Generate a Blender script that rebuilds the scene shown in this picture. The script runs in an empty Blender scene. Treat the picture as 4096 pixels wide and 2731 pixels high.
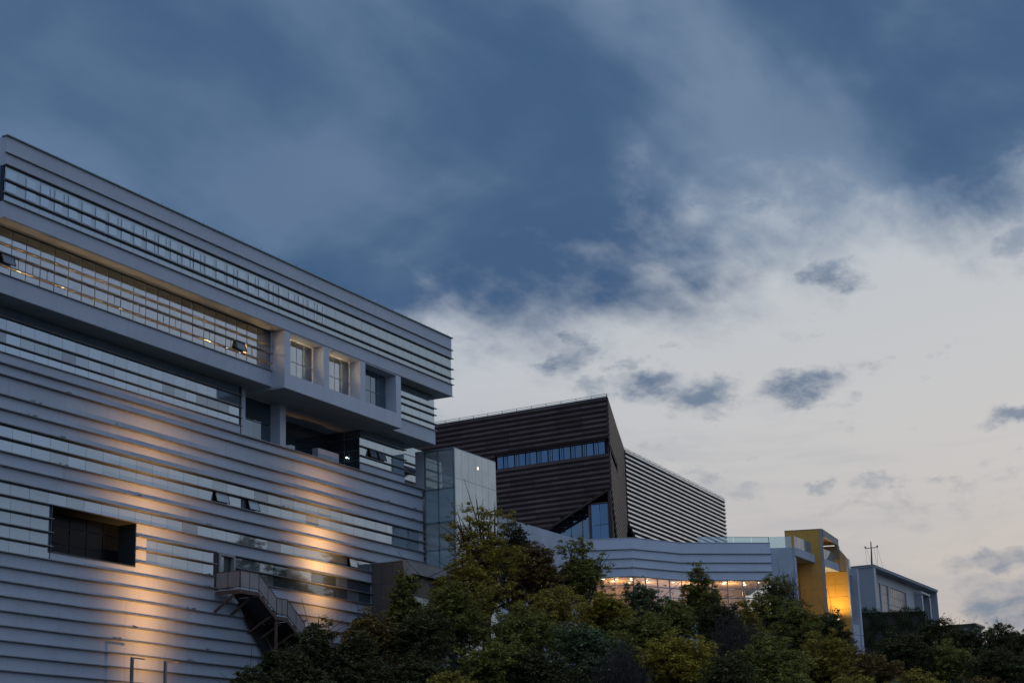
import bpy, math, random
import numpy as np
from mathutils import Matrix, Vector

sc = bpy.context.scene
COL = sc.collection

# ------------------------------------------------------------------ camera
cam_d = bpy.data.cameras.new('camera')
cam_d.sensor_width = 36.0
cam_d.lens = 63.364
cam_d.clip_start = 0.5
cam_d.clip_end = 20000
cam = bpy.data.objects.new('camera', cam_d)
COL.objects.link(cam)
# world X runs along the long facade, Y into the building, Z up
_r = Vector((0.45957, -0.88765, -0.02939)); _d = Vector((0.22125, 0.14647, -0.96415)); _f = Vector((0.86014, 0.43659, 0.26371))
cam.matrix_world = Matrix(((_r.x, -_d.x, -_f.x, 0), (_r.y, -_d.y, -_f.y, 0), (_r.z, -_d.z, -_f.z, 1.6), (0, 0, 0, 1)))
sc.camera = cam

# ------------------------------------------------------------------ view
sc.view_settings.view_transform = 'Standard'
sc.view_settings.look = 'None'
sc.view_settings.exposure = 0.08
sc.view_settings.gamma = 1.0
sc.view_settings.use_curve_mapping = False
try:
    sc.cycles.use_denoising = True
    sc.cycles.max_bounces = 8
    sc.cycles.diffuse_bounces = 3
    sc.cycles.glossy_bounces = 4
    sc.cycles.transparent_max_bounces = 12
    sc.cycles.sample_clamp_indirect = 4.0
except Exception:
    pass

# ------------------------------------------------------------------ node helper
class NB:
    def __init__(self, nt):
        self.nt = nt
    def n(self, t, **kw):
        nd = self.nt.nodes.new(t)
        for k, v in kw.items():
            setattr(nd, k, v)
        return nd
    def put(self, sock, v):
        if isinstance(v, bpy.types.NodeSocket):
            self.nt.links.new(v, sock)
        else:
            sock.default_value = v
    def m(self, op, a, b=None, c=None, clamp=False):
        nd = self.n('ShaderNodeMath', operation=op, use_clamp=clamp)
        self.put(nd.inputs[0], a)
        if b is not None: self.put(nd.inputs[1], b)
        if c is not None: self.put(nd.inputs[2], c)
        return nd.outputs[0]
    def vm(self, op, a, b=None):
        nd = self.n('ShaderNodeVectorMath', operation=op)
        self.put(nd.inputs[0], a)
        if b is not None: self.put(nd.inputs[1], b)
        return nd.outputs['Value'] if op in ('LENGTH', 'DOT_PRODUCT', 'DISTANCE') else nd.outputs[0]
    def xyz(self, x, y, z):
        nd = self.n('ShaderNodeCombineXYZ')
        for s, v in zip(nd.inputs, (x, y, z)): self.put(s, v)
        return nd.outputs[0]
    def sm(self, v, a, b, lo=0.0, hi=1.0):
        nd = self.n('ShaderNodeMapRange', interpolation_type='SMOOTHSTEP')
        self.put(nd.inputs[0], v)
        for i, k in zip((1, 2, 3, 4), (a, b, lo, hi)): self.put(nd.inputs[i], k)
        return nd.outputs[0]
    def noise(self, vec, scale, detail=5.0, rough=0.55, dist=0.0):
        nd = self.n('ShaderNodeTexNoise')
        self.put(nd.inputs['Vector'], vec)
        nd.inputs['Scale'].default_value = scale
        nd.inputs['Detail'].default_value = detail
        nd.inputs['Roughness'].default_value = rough
        nd.inputs['Distortion'].default_value = dist
        return nd.outputs[0]
    def mix(self, f, a, b, mode='MIX'):
        nd = self.n('ShaderNodeMix', data_type='RGBA', blend_type=mode)
        self.put(nd.inputs[0], f)
        for s, v in ((nd.inputs[6], a), (nd.inputs[7], b)):
            self.put(s, v if isinstance(v, bpy.types.NodeSocket) else (*v[:3], 1.0))
        return nd.outputs[2]
    def ramp(self, fac, stops):
        nd = self.n('ShaderNodeValToRGB')
        cr = nd.color_ramp
        while len(cr.elements) < len(stops): cr.elements.new(0.5)
        for e, (p, c) in zip(cr.elements, stops):
            e.position = p; e.color = (*c, 1.0)
        self.put(nd.inputs[0], fac)
        return nd.outputs[0]

# ------------------------------------------------------------------ world: dusk sky under broken cloud
SUN_AZ, SUN_EL = 2.0, 3.0        # degrees; azimuth counted from +X towards +Y (the set sun is ahead, out of frame to the right)
wd = bpy.data.worlds.new('World'); sc.world = wd; wd.use_nodes = True
nt = wd.node_tree; nt.nodes.clear(); W = NB(nt)
tc = W.n('ShaderNodeTexCoord').outputs['Generated']
d = W.vm('NORMALIZE', tc)
sp = W.n('ShaderNodeSeparateXYZ'); W.put(sp.inputs[0], d)
dx, dy, dz = sp.outputs
el = W.m('MULTIPLY', W.m('ARCSINE', dz), 57.29578)
az = W.m('MULTIPLY', W.m('ARCTAN2', dy, dx), 57.29578)
ez = W.m('ADD', W.m('MAXIMUM', dz, 0.0), 0.16)
px, py = W.m('DIVIDE', dx, ez), W.m('DIVIDE', dy, ez)
P = W.xyz(px, py, 0.0)                                     # position on the cloud layer
n1 = W.noise(P, 1.15, 7.0, 0.56, 0.25)                     # large masses
ez2 = W.m('ADD', W.m('MAXIMUM', dz, 0.0), 0.45)
P2 = W.xyz(W.m('DIVIDE', dx, ez2), W.m('DIVIDE', dy, ez2), 0.0)
P3 = W.xyz(W.m('MULTIPLY', W.vm('DOT_PRODUCT', P2, (0.951, -0.309, 0.0)), 0.88), W.m('MULTIPLY', W.vm('DOT_PRODUCT', P2, (0.309, 0.951, 0.0)), 1.05), 0.0)   # wind-drawn streaks
n2 = W.noise(W.vm('ADD', P3, (7.3, 2.1, 0.0)), 6.5, 7.0, 0.52, 0.25)
n3 = W.noise(W.vm('ADD', P3, (1.7, 9.4, 3.0)), 20.0, 5.0, 0.55, 0.15)
sky = W.n('ShaderNodeTexSky', sky_type='NISHITA')
sky.sun_disc = False
sky.sun_elevation = math.radians(SUN_EL)
sky.sun_rotation = math.radians(90.0 - SUN_AZ)
sky.altitude = 80; sky.air_density = 1.2; sky.dust_density = 2.0; sky.ozone_density = 2.0
nish = W.vm('SCALE', sky.outputs[0]); nish.node.inputs['Scale'].default_value = 0.06
# high thin veil of cloud, warm at the horizon, bluer overhead
veil = W.ramp(W.m('DIVIDE', el, 60.0, clamp=True), [(0.0, (0.38, 0.35, 0.34)), (0.07, (0.47, 0.435, 0.415)), (0.125, (0.53, 0.51, 0.50)), (0.20, (0.565, 0.57, 0.58)), (0.29, (0.53, 0.57, 0.61)), (0.42, (0.34, 0.44, 0.58)), (1.0, (0.15, 0.24, 0.42))])
sunside = W.vm('DOT_PRODUCT', d, (math.cos(math.radians(SUN_AZ)), math.sin(math.radians(SUN_AZ)), 0.0))
veil = W.mix(W.sm(sunside, 0.50, 0.965), (0.30, 0.42, 0.66), veil)   # away from the sunset the veil is blue-grey
veil = W.mix(W.sm(W.m('MULTIPLY', n2, W.sm(sunside, 0.95, 0.55)), 0.30, 0.75, 0.0, 0.5), veil, (0.30, 0.40, 0.53))
base = W.mix(0.90, nish, veil)
low = W.noise(W.vm('MULTIPLY', W.xyz(az, el, 0.0), (0.22, 1.1, 1.0)), 0.55, 4.0, 0.55, 0.3)
base = W.mix(W.m('MULTIPLY', W.sm(low, 0.45, 0.68, 0.0, 0.42), W.sm(el, 15.0, 11.0)), base, (0.36, 0.38, 0.42))
# dark stratocumulus deck: ragged lower edge
edge = W.m('SUBTRACT', 15.9, W.m('MULTIPLY', W.m('SINE', W.m('MULTIPLY', W.m('SUBTRACT', az, 27.0), 0.0174533)), 9.0))
edge = W.m('ADD', edge, W.m('MULTIPLY', W.sm(W.vm('DOT_PRODUCT', d, (-0.70, -0.714, 0.0)), 0.10, 0.65), 40.0))   # the deck lies ahead and overhead; unseen sky at the right rear opened for fill
q = W.m('SUBTRACT', el, edge)
q = W.m('ADD', q, W.m('MULTIPLY', W.m('SUBTRACT', n1, 0.5), 4.0))
q = W.m('ADD', q, W.m('MULTIPLY', W.m('SUBTRACT', n2, 0.5), 10.0))
q = W.m('ADD', q, W.m('MULTIPLY', W.m('SUBTRACT', n3, 0.5), 6.0))
cover = W.sm(q, -2.6, 2.6)
# single clouds drifting under the deck
BLOBS = [(25.00,15.01,0.80,0.66,0.80),(22.49,13.79,1.17,0.50,0.90),(20.81,13.43,1.31,0.50,0.90),(17.39,13.39,1.17,0.47,0.90),(16.49,16.78,1.10,0.47,0.75),(21.34,16.49,0.83,0.37,0.50),(11.08,11.92,0.97,0.32,0.80),(12.16,7.68,1.24,0.34,0.70),(11.79,6.27,1.38,0.79,0.85),(27.82,16.62,0.69,0.37,0.45),(26.84,15.76,0.83,0.46,0.40),(28.00,15.45,0.83,0.39,0.35),(10.6,21.2,3.2,2.6,0.95),(15.5,22.0,3.6,1.5,0.85),(19.5,19.6,3.4,1.0,0.8),(33.0,20.5,6.0,2.6,0.75),(12.83,18.68,1.66,0.66,0.50),(10.36,17.40,0.97,0.66,0.60),(19.75,10.35,0.62,0.20,0.35),(17.27,10.35,0.39,0.18,0.45),(15.50,10.37,0.47,0.21,0.45),(24.48,13.85,0.69,0.32,0.50),(23.31,14.52,0.41,0.39,0.50)]
AE = W.xyz(az, el, 0.0)
wn = W.n('ShaderNodeTexNoise'); W.put(wn.inputs['Vector'], W.vm('MULTIPLY', AE, (0.8, 1.3, 1.0)))
wn.inputs['Scale'].default_value = 0.6; wn.inputs['Detail'].default_value = 5.0; wn.inputs['Roughness'].default_value = 0.62
warp = W.vm('SUBTRACT', wn.outputs['Color'], (0.5, 0.5, 0.5))
AEw = W.vm('ADD', AE, W.vm('MULTIPLY', warp, (3.4, 2.1, 0.0)))
blob = None
for a, e, ra, re, s in BLOBS:
    v = W.vm('MULTIPLY', W.vm('SUBTRACT', AEw, (a, e, 0.0)), (1.0 / ra, 1.0 / re, 0.0))
    b = W.sm(W.vm('LENGTH', v), 1.45, 0.30, 0.0, s)
    blob = b if blob is None else W.m('MAXIMUM', blob, b)
fine = W.noise(W.vm('MULTIPLY', AE, (1.0, 1.8, 1.0)), 0.9, 5.0, 0.6, 0.2)
blob0 = blob
blob = W.m('MULTIPLY', blob, W.sm(fine, 0.30, 0.60, 0.45, 1.0))
wisp = W.m('MULTIPLY', W.sm(W.m('ADD', W.m('MULTIPLY', n2, 0.5), W.m('MULTIPLY', fine, 0.5)), 0.54, 0.70, 0.0, 0.55), W.sm(el, 7.0, 12.0))
cover = W.m('MAXIMUM', cover, W.m('MAXIMUM', blob, wisp))
n4 = W.noise(W.vm('ADD', P3, (3.1, 5.2, 1.0)), 4.2, 5.0, 0.5, 0.5)
gap = W.m('MULTIPLY', W.sm(W.m('ADD', W.m('MULTIPLY', n4, 0.6), W.m('MULTIPLY', n2, 0.4)), 0.52, 0.36), W.sm(az, 44.0, 20.0))
tone = W.sm(W.m('ADD', W.m('MULTIPLY', n2, 0.30), W.m('MULTIPLY', n4, 0.70)), 0.34, 0.58)
tone = W.m('MAXIMUM', tone, W.m('MULTIPLY', blob0, 0.4))
deck = W.mix(tone, (0.112, 0.182, 0.295), (0.052, 0.106, 0.208))
deck = W.mix(W.m('MULTIPLY', gap, 0.32), deck, (0.25, 0.325, 0.425))
deck = W.mix(W.sm(el, 28.0, 60.0), deck, (0.34, 0.43, 0.56))  # unseen overhead deck brightened to add fill on trees and walls
deck = W.mix(W.sm(el, 17.0, 10.0), deck, (0.15, 0.205, 0.285))
sky_col = W.mix(cover, base, deck)
bg = W.n('ShaderNodeBackground'); W.put(bg.inputs[0], sky_col); bg.inputs[1].default_value = 1.0
nt.links.new(bg.outputs[0], W.n('ShaderNodeOutputWorld').inputs[0])
wd.cycles.sampling_method = 'MANUAL'; wd.cycles.sample_map_resolution = 512

# last glow of the set sun: weak, very soft
sun_d = bpy.data.lights.new('sun', 'SUN'); sun_d.energy = 0.12; sun_d.angle = math.radians(25); sun_d.color = (1.0, 0.86, 0.74)
sun = bpy.data.objects.new('sun', sun_d); COL.objects.link(sun)
_sv = Vector((math.cos(math.radians(SUN_EL)) * math.cos(math.radians(SUN_AZ)), math.cos(math.radians(SUN_EL)) * math.sin(math.radians(SUN_AZ)), math.sin(math.radians(SUN_EL))))
sun.rotation_euler = _sv.to_track_quat('Z', 'Y').to_euler()

# ------------------------------------------------------------------ materials
MATS = {}
def mat(name, col, rough=0.6, metal=0.0, var=0.0, vscale=1.0, streak=0.0, bump=0.0, bscale=20.0, spec=0.5, island=0.0, trans=0.0, rrand=0.0, ior=None):
    if name in MATS: return MATS[name]
    m = bpy.data.materials.new(name); m.use_nodes = True
    b = NB(m.node_tree); bs = m.node_tree.nodes['Principled BSDF']
    bs.inputs['Roughness'].default_value = rough
    bs.inputs['Metallic'].default_value = metal
    bs.inputs['Specular IOR Level'].default_value = spec
    if ior: bs.inputs['IOR'].default_value = ior
    c = None
    if var or streak:
        geo = b.n('ShaderNodeNewGeometry').outputs['Position']
        f = b.noise(geo, vscale, 5.0, 0.6)
        c = b.mix(b.sm(f, 0.3, 0.7, 0.0, 1.0), [v * (1 - var) for v in col], [min(1, v * (1 + var)) for v in col])
        if streak:
            g = b.noise(b.vm('MULTIPLY', geo, (2.2, 2.2, 0.28)), 1.6, 4.0, 0.65)
            c = b.mix(b.sm(g, 0.52, 0.78, 0.0, streak), c, [v * 0.45 for v in col])
    if island:
        r = b.n('ShaderNodeNewGeometry').outputs['Random Per Island']
        c = b.mix(r, [v * (1 - island) for v in col], [v * (1 + island) for v in col])
    if rrand:
        r = b.n('ShaderNodeObjectInfo').outputs['Random']
        c = b.mix(r, [v * (1 - rrand) for v in col], [min(1, v * (1 + rrand)) for v in col]) if c is None else b.mix(0.5, c, b.mix(r, [v * (1 - rrand) for v in col], [v * (1 + rrand) for v in col]))
    if c is None: bs.inputs['Base Color'].default_value = (*col, 1)
    else: b.put(bs.inputs['Base Color'], c)
    if bump:
        geo = b.n('ShaderNodeNewGeometry').outputs['Position']
        bp = b.n('ShaderNodeBump'); bp.inputs['Strength'].default_value = bump; bp.inputs['Distance'].default_value = 0.02
        b.put(bp.inputs['Height'], b.noise(geo, bscale, 4.0, 0.6))
        b.put(bs.inputs['Normal'], bp.outputs[0])
    if trans:
        tr = b.n('ShaderNodeBsdfTranslucent')
        if c is None: tr.inputs[0].default_value = (*col, 1)
        else: b.put(tr.inputs[0], c)
        mx = b.n('ShaderNodeMixShader'); mx.inputs[0].default_value = trans
        m.node_tree.links.new(bs.outputs[0], mx.inputs[1]); m.node_tree.links.new(tr.outputs[0], mx.inputs[2])
        m.node_tree.links.new(mx.outputs[0], m.node_tree.nodes['Material Output'].inputs[0])
    MATS[name] = m
    return m
def clear_glass(name, tint=(0.9, 0.95, 0.95), refl=0.25, ior=1.55, rough=0.02, haze=0.0):
    if name in MATS: return MATS[name]
    m = bpy.data.materials.new(name); m.use_nodes = True
    b = NB(m.node_tree); m.node_tree.nodes.remove(m.node_tree.nodes['Principled BSDF'])
    t = b.n('ShaderNodeBsdfTransparent'); t.inputs[0].default_value = (*tint, 1)
    g = b.n('ShaderNodeBsdfGlossy'); g.inputs['Roughness'].default_value = rough; g.inputs[0].default_value = (0.92, 0.96, 1.0, 1)
    fr = b.n('ShaderNodeFresnel'); fr.inputs[0].default_value = ior
    fac = b.m('ADD', b.m('MULTIPLY', fr.outputs[0], 1.0 - refl), refl, clamp=True)
    mx = b.n('ShaderNodeMixShader'); b.put(mx.inputs[0], fac)
    m.node_tree.links.new(t.outputs[0], mx.inputs[1]); m.node_tree.links.new(g.outputs[0], mx.inputs[2])
    out = mx.outputs[0]
    if haze:
        df = b.n('ShaderNodeBsdfDiffuse'); df.inputs[0].default_value = (0.75, 0.78, 0.77, 1)
        m2 = b.n('ShaderNodeMixShader'); m2.inputs[0].default_value = haze
        m.node_tree.links.new(out, m2.inputs[1]); m.node_tree.links.new(df.outputs[0], m2.inputs[2]); out = m2.outputs[0]
    m.node_tree.links.new(out, m.node_tree.nodes['Material Output'].inputs[0])
    MATS[name] = m
    return m
def emit(name, col, s):
    if name in MATS: return MATS[name]
    m = bpy.data.materials.new(name); m.use_nodes = True
    b = NB(m.node_tree); m.node_tree.nodes.remove(m.node_tree.nodes['Principled BSDF'])
    e = b.n('ShaderNodeEmission'); e.inputs[0].default_value = (*col, 1); e.inputs[1].default_value = s
    m.node_tree.links.new(e.outputs[0], m.node_tree.nodes['Material Output'].inputs[0])
    MATS[name] = m
    return m

M_WALL = mat('pale_wall_panel', (0.47, 0.495, 0.55), 0.5, var=0.09, vscale=0.35, streak=0.45, rrand=0.11, bump=0.15, bscale=9)
M_WALL2 = mat('pale_frame_panel', (0.52, 0.545, 0.60), 0.5, var=0.06, vscale=0.5, streak=0.2, rrand=0.04)
M_LEDGE = mat('grey_metal_ledge', (0.20, 0.205, 0.21), 0.45, metal=0.2, var=0.2, vscale=1.5)
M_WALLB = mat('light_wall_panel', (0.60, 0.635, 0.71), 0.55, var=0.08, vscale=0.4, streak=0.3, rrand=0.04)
M_SOFFIT = mat('soffit_board', (0.40, 0.42, 0.45), 0.7, var=0.08)
M_DARK = mat('dark_interior', (0.018, 0.02, 0.024), 0.6)
M_BACK = mat('grey_joint_backing', (0.10, 0.12, 0.135), 0.6)
M_FRAME = mat('dark_frame', (0.05, 0.06, 0.065), 0.4, metal=0.3)
M_TEALFRAME = mat('grey_green_mullion', (0.20, 0.26, 0.28), 0.4, metal=0.3)
M_GLASS = mat('coated_glass', (0.38, 0.45, 0.50), 0.05, metal=0.74, rrand=0.06)
M_VOID = mat('black_glass', (0.006, 0.007, 0.009), 0.25, spec=0.1)
M_GLASSD = mat('dark_glass', (0.16, 0.21, 0.25), 0.04, metal=0.75, rrand=0.1)
M_FROST = mat('frosted_glass', (0.35, 0.41, 0.445), 0.14, metal=0.62, rrand=0.05)
M_SHADE = mat('blind_backed_glass', (0.29, 0.325, 0.355), 0.16, metal=0.5, rrand=0.12)
M_TEAL = mat('teal_panel_glass', (0.40, 0.50, 0.53), 0.15, metal=0.2)
M_MILK = mat('milky_glass_panel', (0.56, 0.60, 0.58), 0.2, metal=0.3, var=0.14, vscale=1.0, streak=0.3, rrand=0.08)
M_LITGLASS = clear_glass('window_glass', (0.97, 0.98, 0.97), refl=0.40, ior=1.45)
M_SHOPGLASS = clear_glass('shopfront_glass', (0.97, 0.98, 0.97), refl=0.03, ior=1.4)
M_CLEAR = clear_glass('clear_glass', (0.86, 0.94, 0.93), refl=0.10, ior=1.5)
M_TOWERGL = clear_glass('tower_glass', (0.88, 0.95, 0.95), refl=0.10, ior=1.5, haze=0.36)
M_RAIL = clear_glass('railing_glass', (0.80, 0.90, 0.88), refl=0.12, ior=1.5, haze=0.12)
M_CREAM = mat('cream_room_wall', (0.66, 0.52, 0.34), 0.8)
M_BROWN = mat('brown_panel', (0.125, 0.105, 0.092), 0.6, var=0.12, vscale=0.8, rrand=0.1)
M_BEIGE = mat('beige_stone', (0.34, 0.31, 0.29), 0.75, var=0.12, vscale=1.2, streak=0.2)
M_CONC = mat('pale_concrete', (0.45, 0.475, 0.53), 0.75, var=0.10, vscale=0.6, streak=0.25, bump=0.2, bscale=6)
M_STEEL = mat('rusty_brown_steel', (0.125, 0.068, 0.048), 0.65, var=0.25, vscale=3.0)
M_RAILP = mat('grey_mesh_panel', (0.31, 0.265, 0.25), 0.6, var=0.1)
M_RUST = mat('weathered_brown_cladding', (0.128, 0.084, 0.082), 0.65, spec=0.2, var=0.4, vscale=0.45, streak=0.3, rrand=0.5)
M_RUSTD = mat('dark_cladding_underside', (0.055, 0.033, 0.029), 0.7, var=0.3, vscale=0.5, rrand=0.2)  # darker copy of the cladding: shade under the corrugations put into the colour
M_ZINC = mat('pale_metal_cladding', (0.56, 0.56, 0.55), 0.30, metal=0.7, var=0.12, vscale=0.6)
M_ZINCB = mat('grey_brown_cladding', (0.10, 0.086, 0.082), 0.55, metal=0.1, var=0.2, vscale=0.7, rrand=0.15)
M_BLUEGL = mat('blue_glass', (0.10, 0.18, 0.28), 0.06, metal=0.6, rrand=0.12)
M_WINB = mat('blue_window', (0.05, 0.085, 0.15), 0.2, metal=0.05, rrand=0.3)
M_YEL = mat('ochre_panel', (0.56, 0.285, 0.035), 0.5, var=0.05, rrand=0.05)
M_YELJ = mat('ochre_joint', (0.25, 0.19, 0.12), 0.8)
M_GREYW = mat('blue_grey_render', (0.34, 0.355, 0.385), 0.8, var=0.06, vscale=0.7)
M_CREAMW = mat('off_white_render', (0.60, 0.58, 0.55), 0.8, var=0.05, vscale=0.7)
M_ROOF = mat('roof_sheet', (0.25, 0.27, 0.28), 0.5)
M_GREENT = mat('green_grey_coping', (0.20, 0.27, 0.27), 0.4, metal=0.4)
M_BLACK = mat('black_metal', (0.02, 0.022, 0.024), 0.5)
M_LAMP = emit('warm_lamp', (1.0, 0.80, 0.52), 5.0)
M_PEND = emit('pendant_glow', (1.0, 0.78, 0.48), 16.0)
M_LAMPW = emit('white_lamp', (0.9, 1.0, 0.9), 6.0)
M_LAMPG = emit('green_lamp', (0.15, 1.0, 0.25), 2.2)
M_GROUND = mat('hillside_soil', (0.045, 0.043, 0.030), 0.95, var=0.4, vscale=0.7, bump=0.6, bscale=3)
M_BARK = mat('bark', (0.045, 0.036, 0.030), 0.9, var=0.25, vscale=4)
FOL = {
    'o': mat('olive_leaf', (0.377, 0.296, 0.062), 0.85, spec=0.12, island=0.38, trans=0.25),
    'd': mat('dark_green_leaf', (0.105, 0.110, 0.042), 0.85, spec=0.12, island=0.38, trans=0.2),
    'g': mat('green_leaf', (0.267, 0.250, 0.065), 0.85, spec=0.12, island=0.38, trans=0.25),
    't': mat('grey_green_leaf', (0.163, 0.202, 0.098), 0.85, spec=0.12, island=0.38, trans=0.2),
    'r': mat('brown_green_leaf', (0.260, 0.176, 0.060), 0.85, spec=0.12, island=0.38, trans=0.2),
    'y': mat('yellow_green_leaf', (0.429, 0.338, 0.058), 0.85, spec=0.12, island=0.38, trans=0.3),
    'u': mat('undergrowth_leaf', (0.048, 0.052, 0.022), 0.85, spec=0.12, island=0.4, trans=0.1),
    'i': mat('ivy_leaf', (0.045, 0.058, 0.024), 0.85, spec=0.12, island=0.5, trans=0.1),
}

# ------------------------------------------------------------------ mesh helpers
def link(name, me, parent=None, loc=(0, 0, 0)):
    o = bpy.data.objects.new(name, me)
    COL.objects.link(o)
    if parent is not None:
        o.parent = parent
        o.location = Vector(loc) - WLOC[parent.name]
    else:
        o.location = loc
    WLOC[o.name] = Vector(loc)
    return o
WLOC = {}
def thing(name, loc, label, cat, group=None):
    o = bpy.data.objects.new(name, None); COL.objects.link(o)
    o.empty_display_size = 1.0
    o.location = loc; WLOC[o.name] = Vector(loc)
    o['label'] = label; o['category'] = cat
    if group: o['group'] = group
    return o
def tag(o, label, cat, group=None):
    o['label'] = label; o['category'] = cat
    if group: o['group'] = group
    return o
CUBES = {}
def cube_mesh(m):
    if m.name not in CUBES:
        me = bpy.data.meshes.new('box_' + m.name)
        v = [(x, y, z) for x in (-.5, .5) for y in (-.5, .5) for z in (-.5, .5)]
        f = [(0, 1, 3, 2), (4, 6, 7, 5), (0, 4, 5, 1), (2, 3, 7, 6), (0, 2, 6, 4), (1, 5, 7, 3)]
        me.from_pydata(v, [], f); me.materials.append(m); me.update()
        CUBES[m.name] = me
    return CUBES[m.name]
def box(name, x0, x1, y0, y1, z0, z1, m, parent=None, rot=None):
    o = link(name, cube_mesh(m), parent, ((x0 + x1) / 2, (y0 + y1) / 2, (z0 + z1) / 2))
    o.scale = (max(1e-3, abs(x1 - x0)), max(1e-3, abs(y1 - y0)), max(1e-3, abs(z1 - z0)))
    if rot: o.rotation_euler = rot
    return o
class MB:
    """collects shapes for one mesh"""
    def __init__(s): s.v = []; s.f = []; s.mi = []
    def add(s, v, f, mi=0):
        o = len(s.v); s.v += [tuple(p) for p in v]; s.f += [tuple(i + o for i in q) for q in f]; s.mi += [mi] * len(f)
    def box(s, x0, x1, y0, y1, z0, z1, mi=0):
        v = [(x, y, z) for x in (x0, x1) for y in (y0, y1) for z in (z0, z1)]
        s.add(v, [(0, 1, 3, 2), (4, 6, 7, 5), (0, 4, 5, 1), (2, 3, 7, 6), (0, 2, 6, 4), (1, 5, 7, 3)], mi)
    def prism(s, poly, z0, z1, mi=0):
        n = len(poly)
        v = [(p[0], p[1], z0) for p in poly] + [(p[0], p[1], z1) for p in poly]
        f = [tuple(range(n))[::-1], tuple(range(n, 2 * n))] + [(i, (i + 1) % n, n + (i + 1) % n, n + i) for i in range(n)]
        s.add(v, f, mi)
    def bar(s, a, b, w, h=None, mi=0):
        """square bar from a to b"""
        a, b = Vector(a), Vector(b); h = h or w
        t = (b - a).normalized(); up = Vector((0, 0, 1)) if abs(t.z) < 0.95 else Vector((1, 0, 0))
        r = t.cross(up).normalized() * w / 2; u = r.cross(t).normalized() * h / 2
        v = [p + k * r + l * u for p in (a, b) for k, l in ((-1, -1), (1, -1), (1, 1), (-1, 1))]
        s.add(v, [(3, 2, 1, 0), (4, 5, 6, 7)] + [(i, (i + 1) % 4, 4 + (i + 1) % 4, 4 + i) for i in range(4)], mi)
    def tube(s, pts, rad, n=6, mi=0):
        pts = [Vector(p) for p in pts]; v = []; f = []
        for i, p in enumerate(pts):
            t = (pts[min(i + 1, len(pts) - 1)] - pts[max(i - 1, 0)]).normalized()
            up = Vector((0, 0, 1)) if abs(t.z) < 0.9 else Vector((1, 0, 0))
            a = t.cross(up).normalized(); b = t.cross(a)
            for k in range(n):
                an = 2 * math.pi * k / n
                v.append(p + (a * math.cos(an) + b * math.sin(an)) * rad[i])
        for i in range(len(pts) - 1):
            for k in range(n):
                f.append((i * n + k, i * n + (k + 1) % n, (i + 1) * n + (k + 1) % n, (i + 1) * n + k))
        f.append(tuple(range(n))[::-1]); f.append(tuple(range((len(pts) - 1) * n, len(pts) * n)))
        s.add(v, f, mi)
    def sphere(s, c, r, n=8, mi=0, sz=1.0):
        v = []; f = []
        for i in range(1, n // 2):
            th = math.pi * i / (n // 2)
            for k in range(n):
                ph = 2 * math.pi * k / n
                v.append((c[0] + r * math.sin(th) * math.cos(ph), c[1] + r * math.sin(th) * math.sin(ph), c[2] + r * sz * math.cos(th)))
        v += [(c[0], c[1], c[2] + r * sz), (c[0], c[1], c[2] - r * sz)]
        R = n // 2 - 1
        for i in range(R - 1):
            for k in range(n): f.append((i * n + k, (i + 1) * n + k, (i + 1) * n + (k + 1) % n, i * n + (k + 1) % n))
        for k in range(n):
            f.append((len(v) - 2, k, (k + 1) % n)); f.append((len(v) - 1, (R - 1) * n + (k + 1) % n, (R - 1) * n + k))
        s.add(v, f, mi)
    def build(s, name, mats, parent=None, smooth=False, loc=None):
        if not isinstance(mats, (list, tuple)): mats = [mats]
        o0 = WLOC[parent.name] if parent is not None else Vector(loc or (0, 0, 0))
        me = bpy.data.meshes.new(name)
        me.from_pydata([(p[0] - o0.x, p[1] - o0.y, p[2] - o0.z) for p in s.v], [], s.f)
        for m in mats: me.materials.append(m)
        if len(mats) > 1: me.polygons.foreach_set('material_index', s.mi)
        if smooth: me.polygons.foreach_set('use_smooth', [True] * len(me.polygons))
        me.update()
        o = bpy.data.objects.new(name, me); COL.objects.link(o)
        if parent is not None: o.parent = parent
        else: o.location = o0
        WLOC[o.name] = Vector(o0)
        return o
def point_light(name, loc, power, col, parent=None, size=0.1):
    l = bpy.data.lights.new(name, 'POINT'); l.energy = power; l.color = col; l.shadow_soft_size = size
    o = bpy.data.objects.new(name, l); COL.objects.link(o)
    if parent is not None: o.parent = parent; o.location = Vector(loc) - WLOC[parent.name]
    else: o.location = loc
    return o
rnd = random.Random(7)

# ------------------------------------------------------------------ ground
def sstep(a, b, x):
    t = min(1.0, max(0.0, (x - a) / (b - a))); return t * t * (3 - 2 * t)
def ground_z(x, y):
    z = 0.15 * max(0.0, x - 42.0)
    z = 18.0 * (1 - math.exp(-z / 18.0)) * 1.32 if z > 0 else 0.0
    z = min(z, 18.0)
    z -= 0.25 * min(36.0, max(0.0, 52.0 - y)) * sstep(30, 90, x)
    z += 9.0 * sstep(215, 245, x) * sstep(56, 66, y)
    z += 1.5 * sstep(60, 95, x)
    far = sstep(330, 1500, math.hypot(x, y))
    return z * (1 - far)
gx = sorted(set([-9000, -4000, -1500, -500, -100, -20] + list(range(0, 340, 5)) + [360, 400, 500, 700, 1000, 1600, 3000, 6000, 9000]))
gy = sorted(set([-9000, -4000, -1500, -500, -200, -120] + list(range(-80, 160, 5)) + [180, 220, 300, 500, 900, 1600, 3000, 6000, 9000]))
gv = [(x, y, ground_z(x, y) + (rnd.uniform(-.15, .15) if 60 < x < 250 and -20 < y < 100 else 0)) for x in gx for y in gy]
gf = [(i * len(gy) + j, (i + 1) * len(gy) + j, (i + 1) * len(gy) + j + 1, i * len(gy) + j + 1) for i in range(len(gx) - 1) for j in range(len(gy) - 1)]
g = MB(); g.add(gv, gf); go = g.build('ground', M_GROUND, smooth=True); go['kind'] = 'structure'

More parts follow.
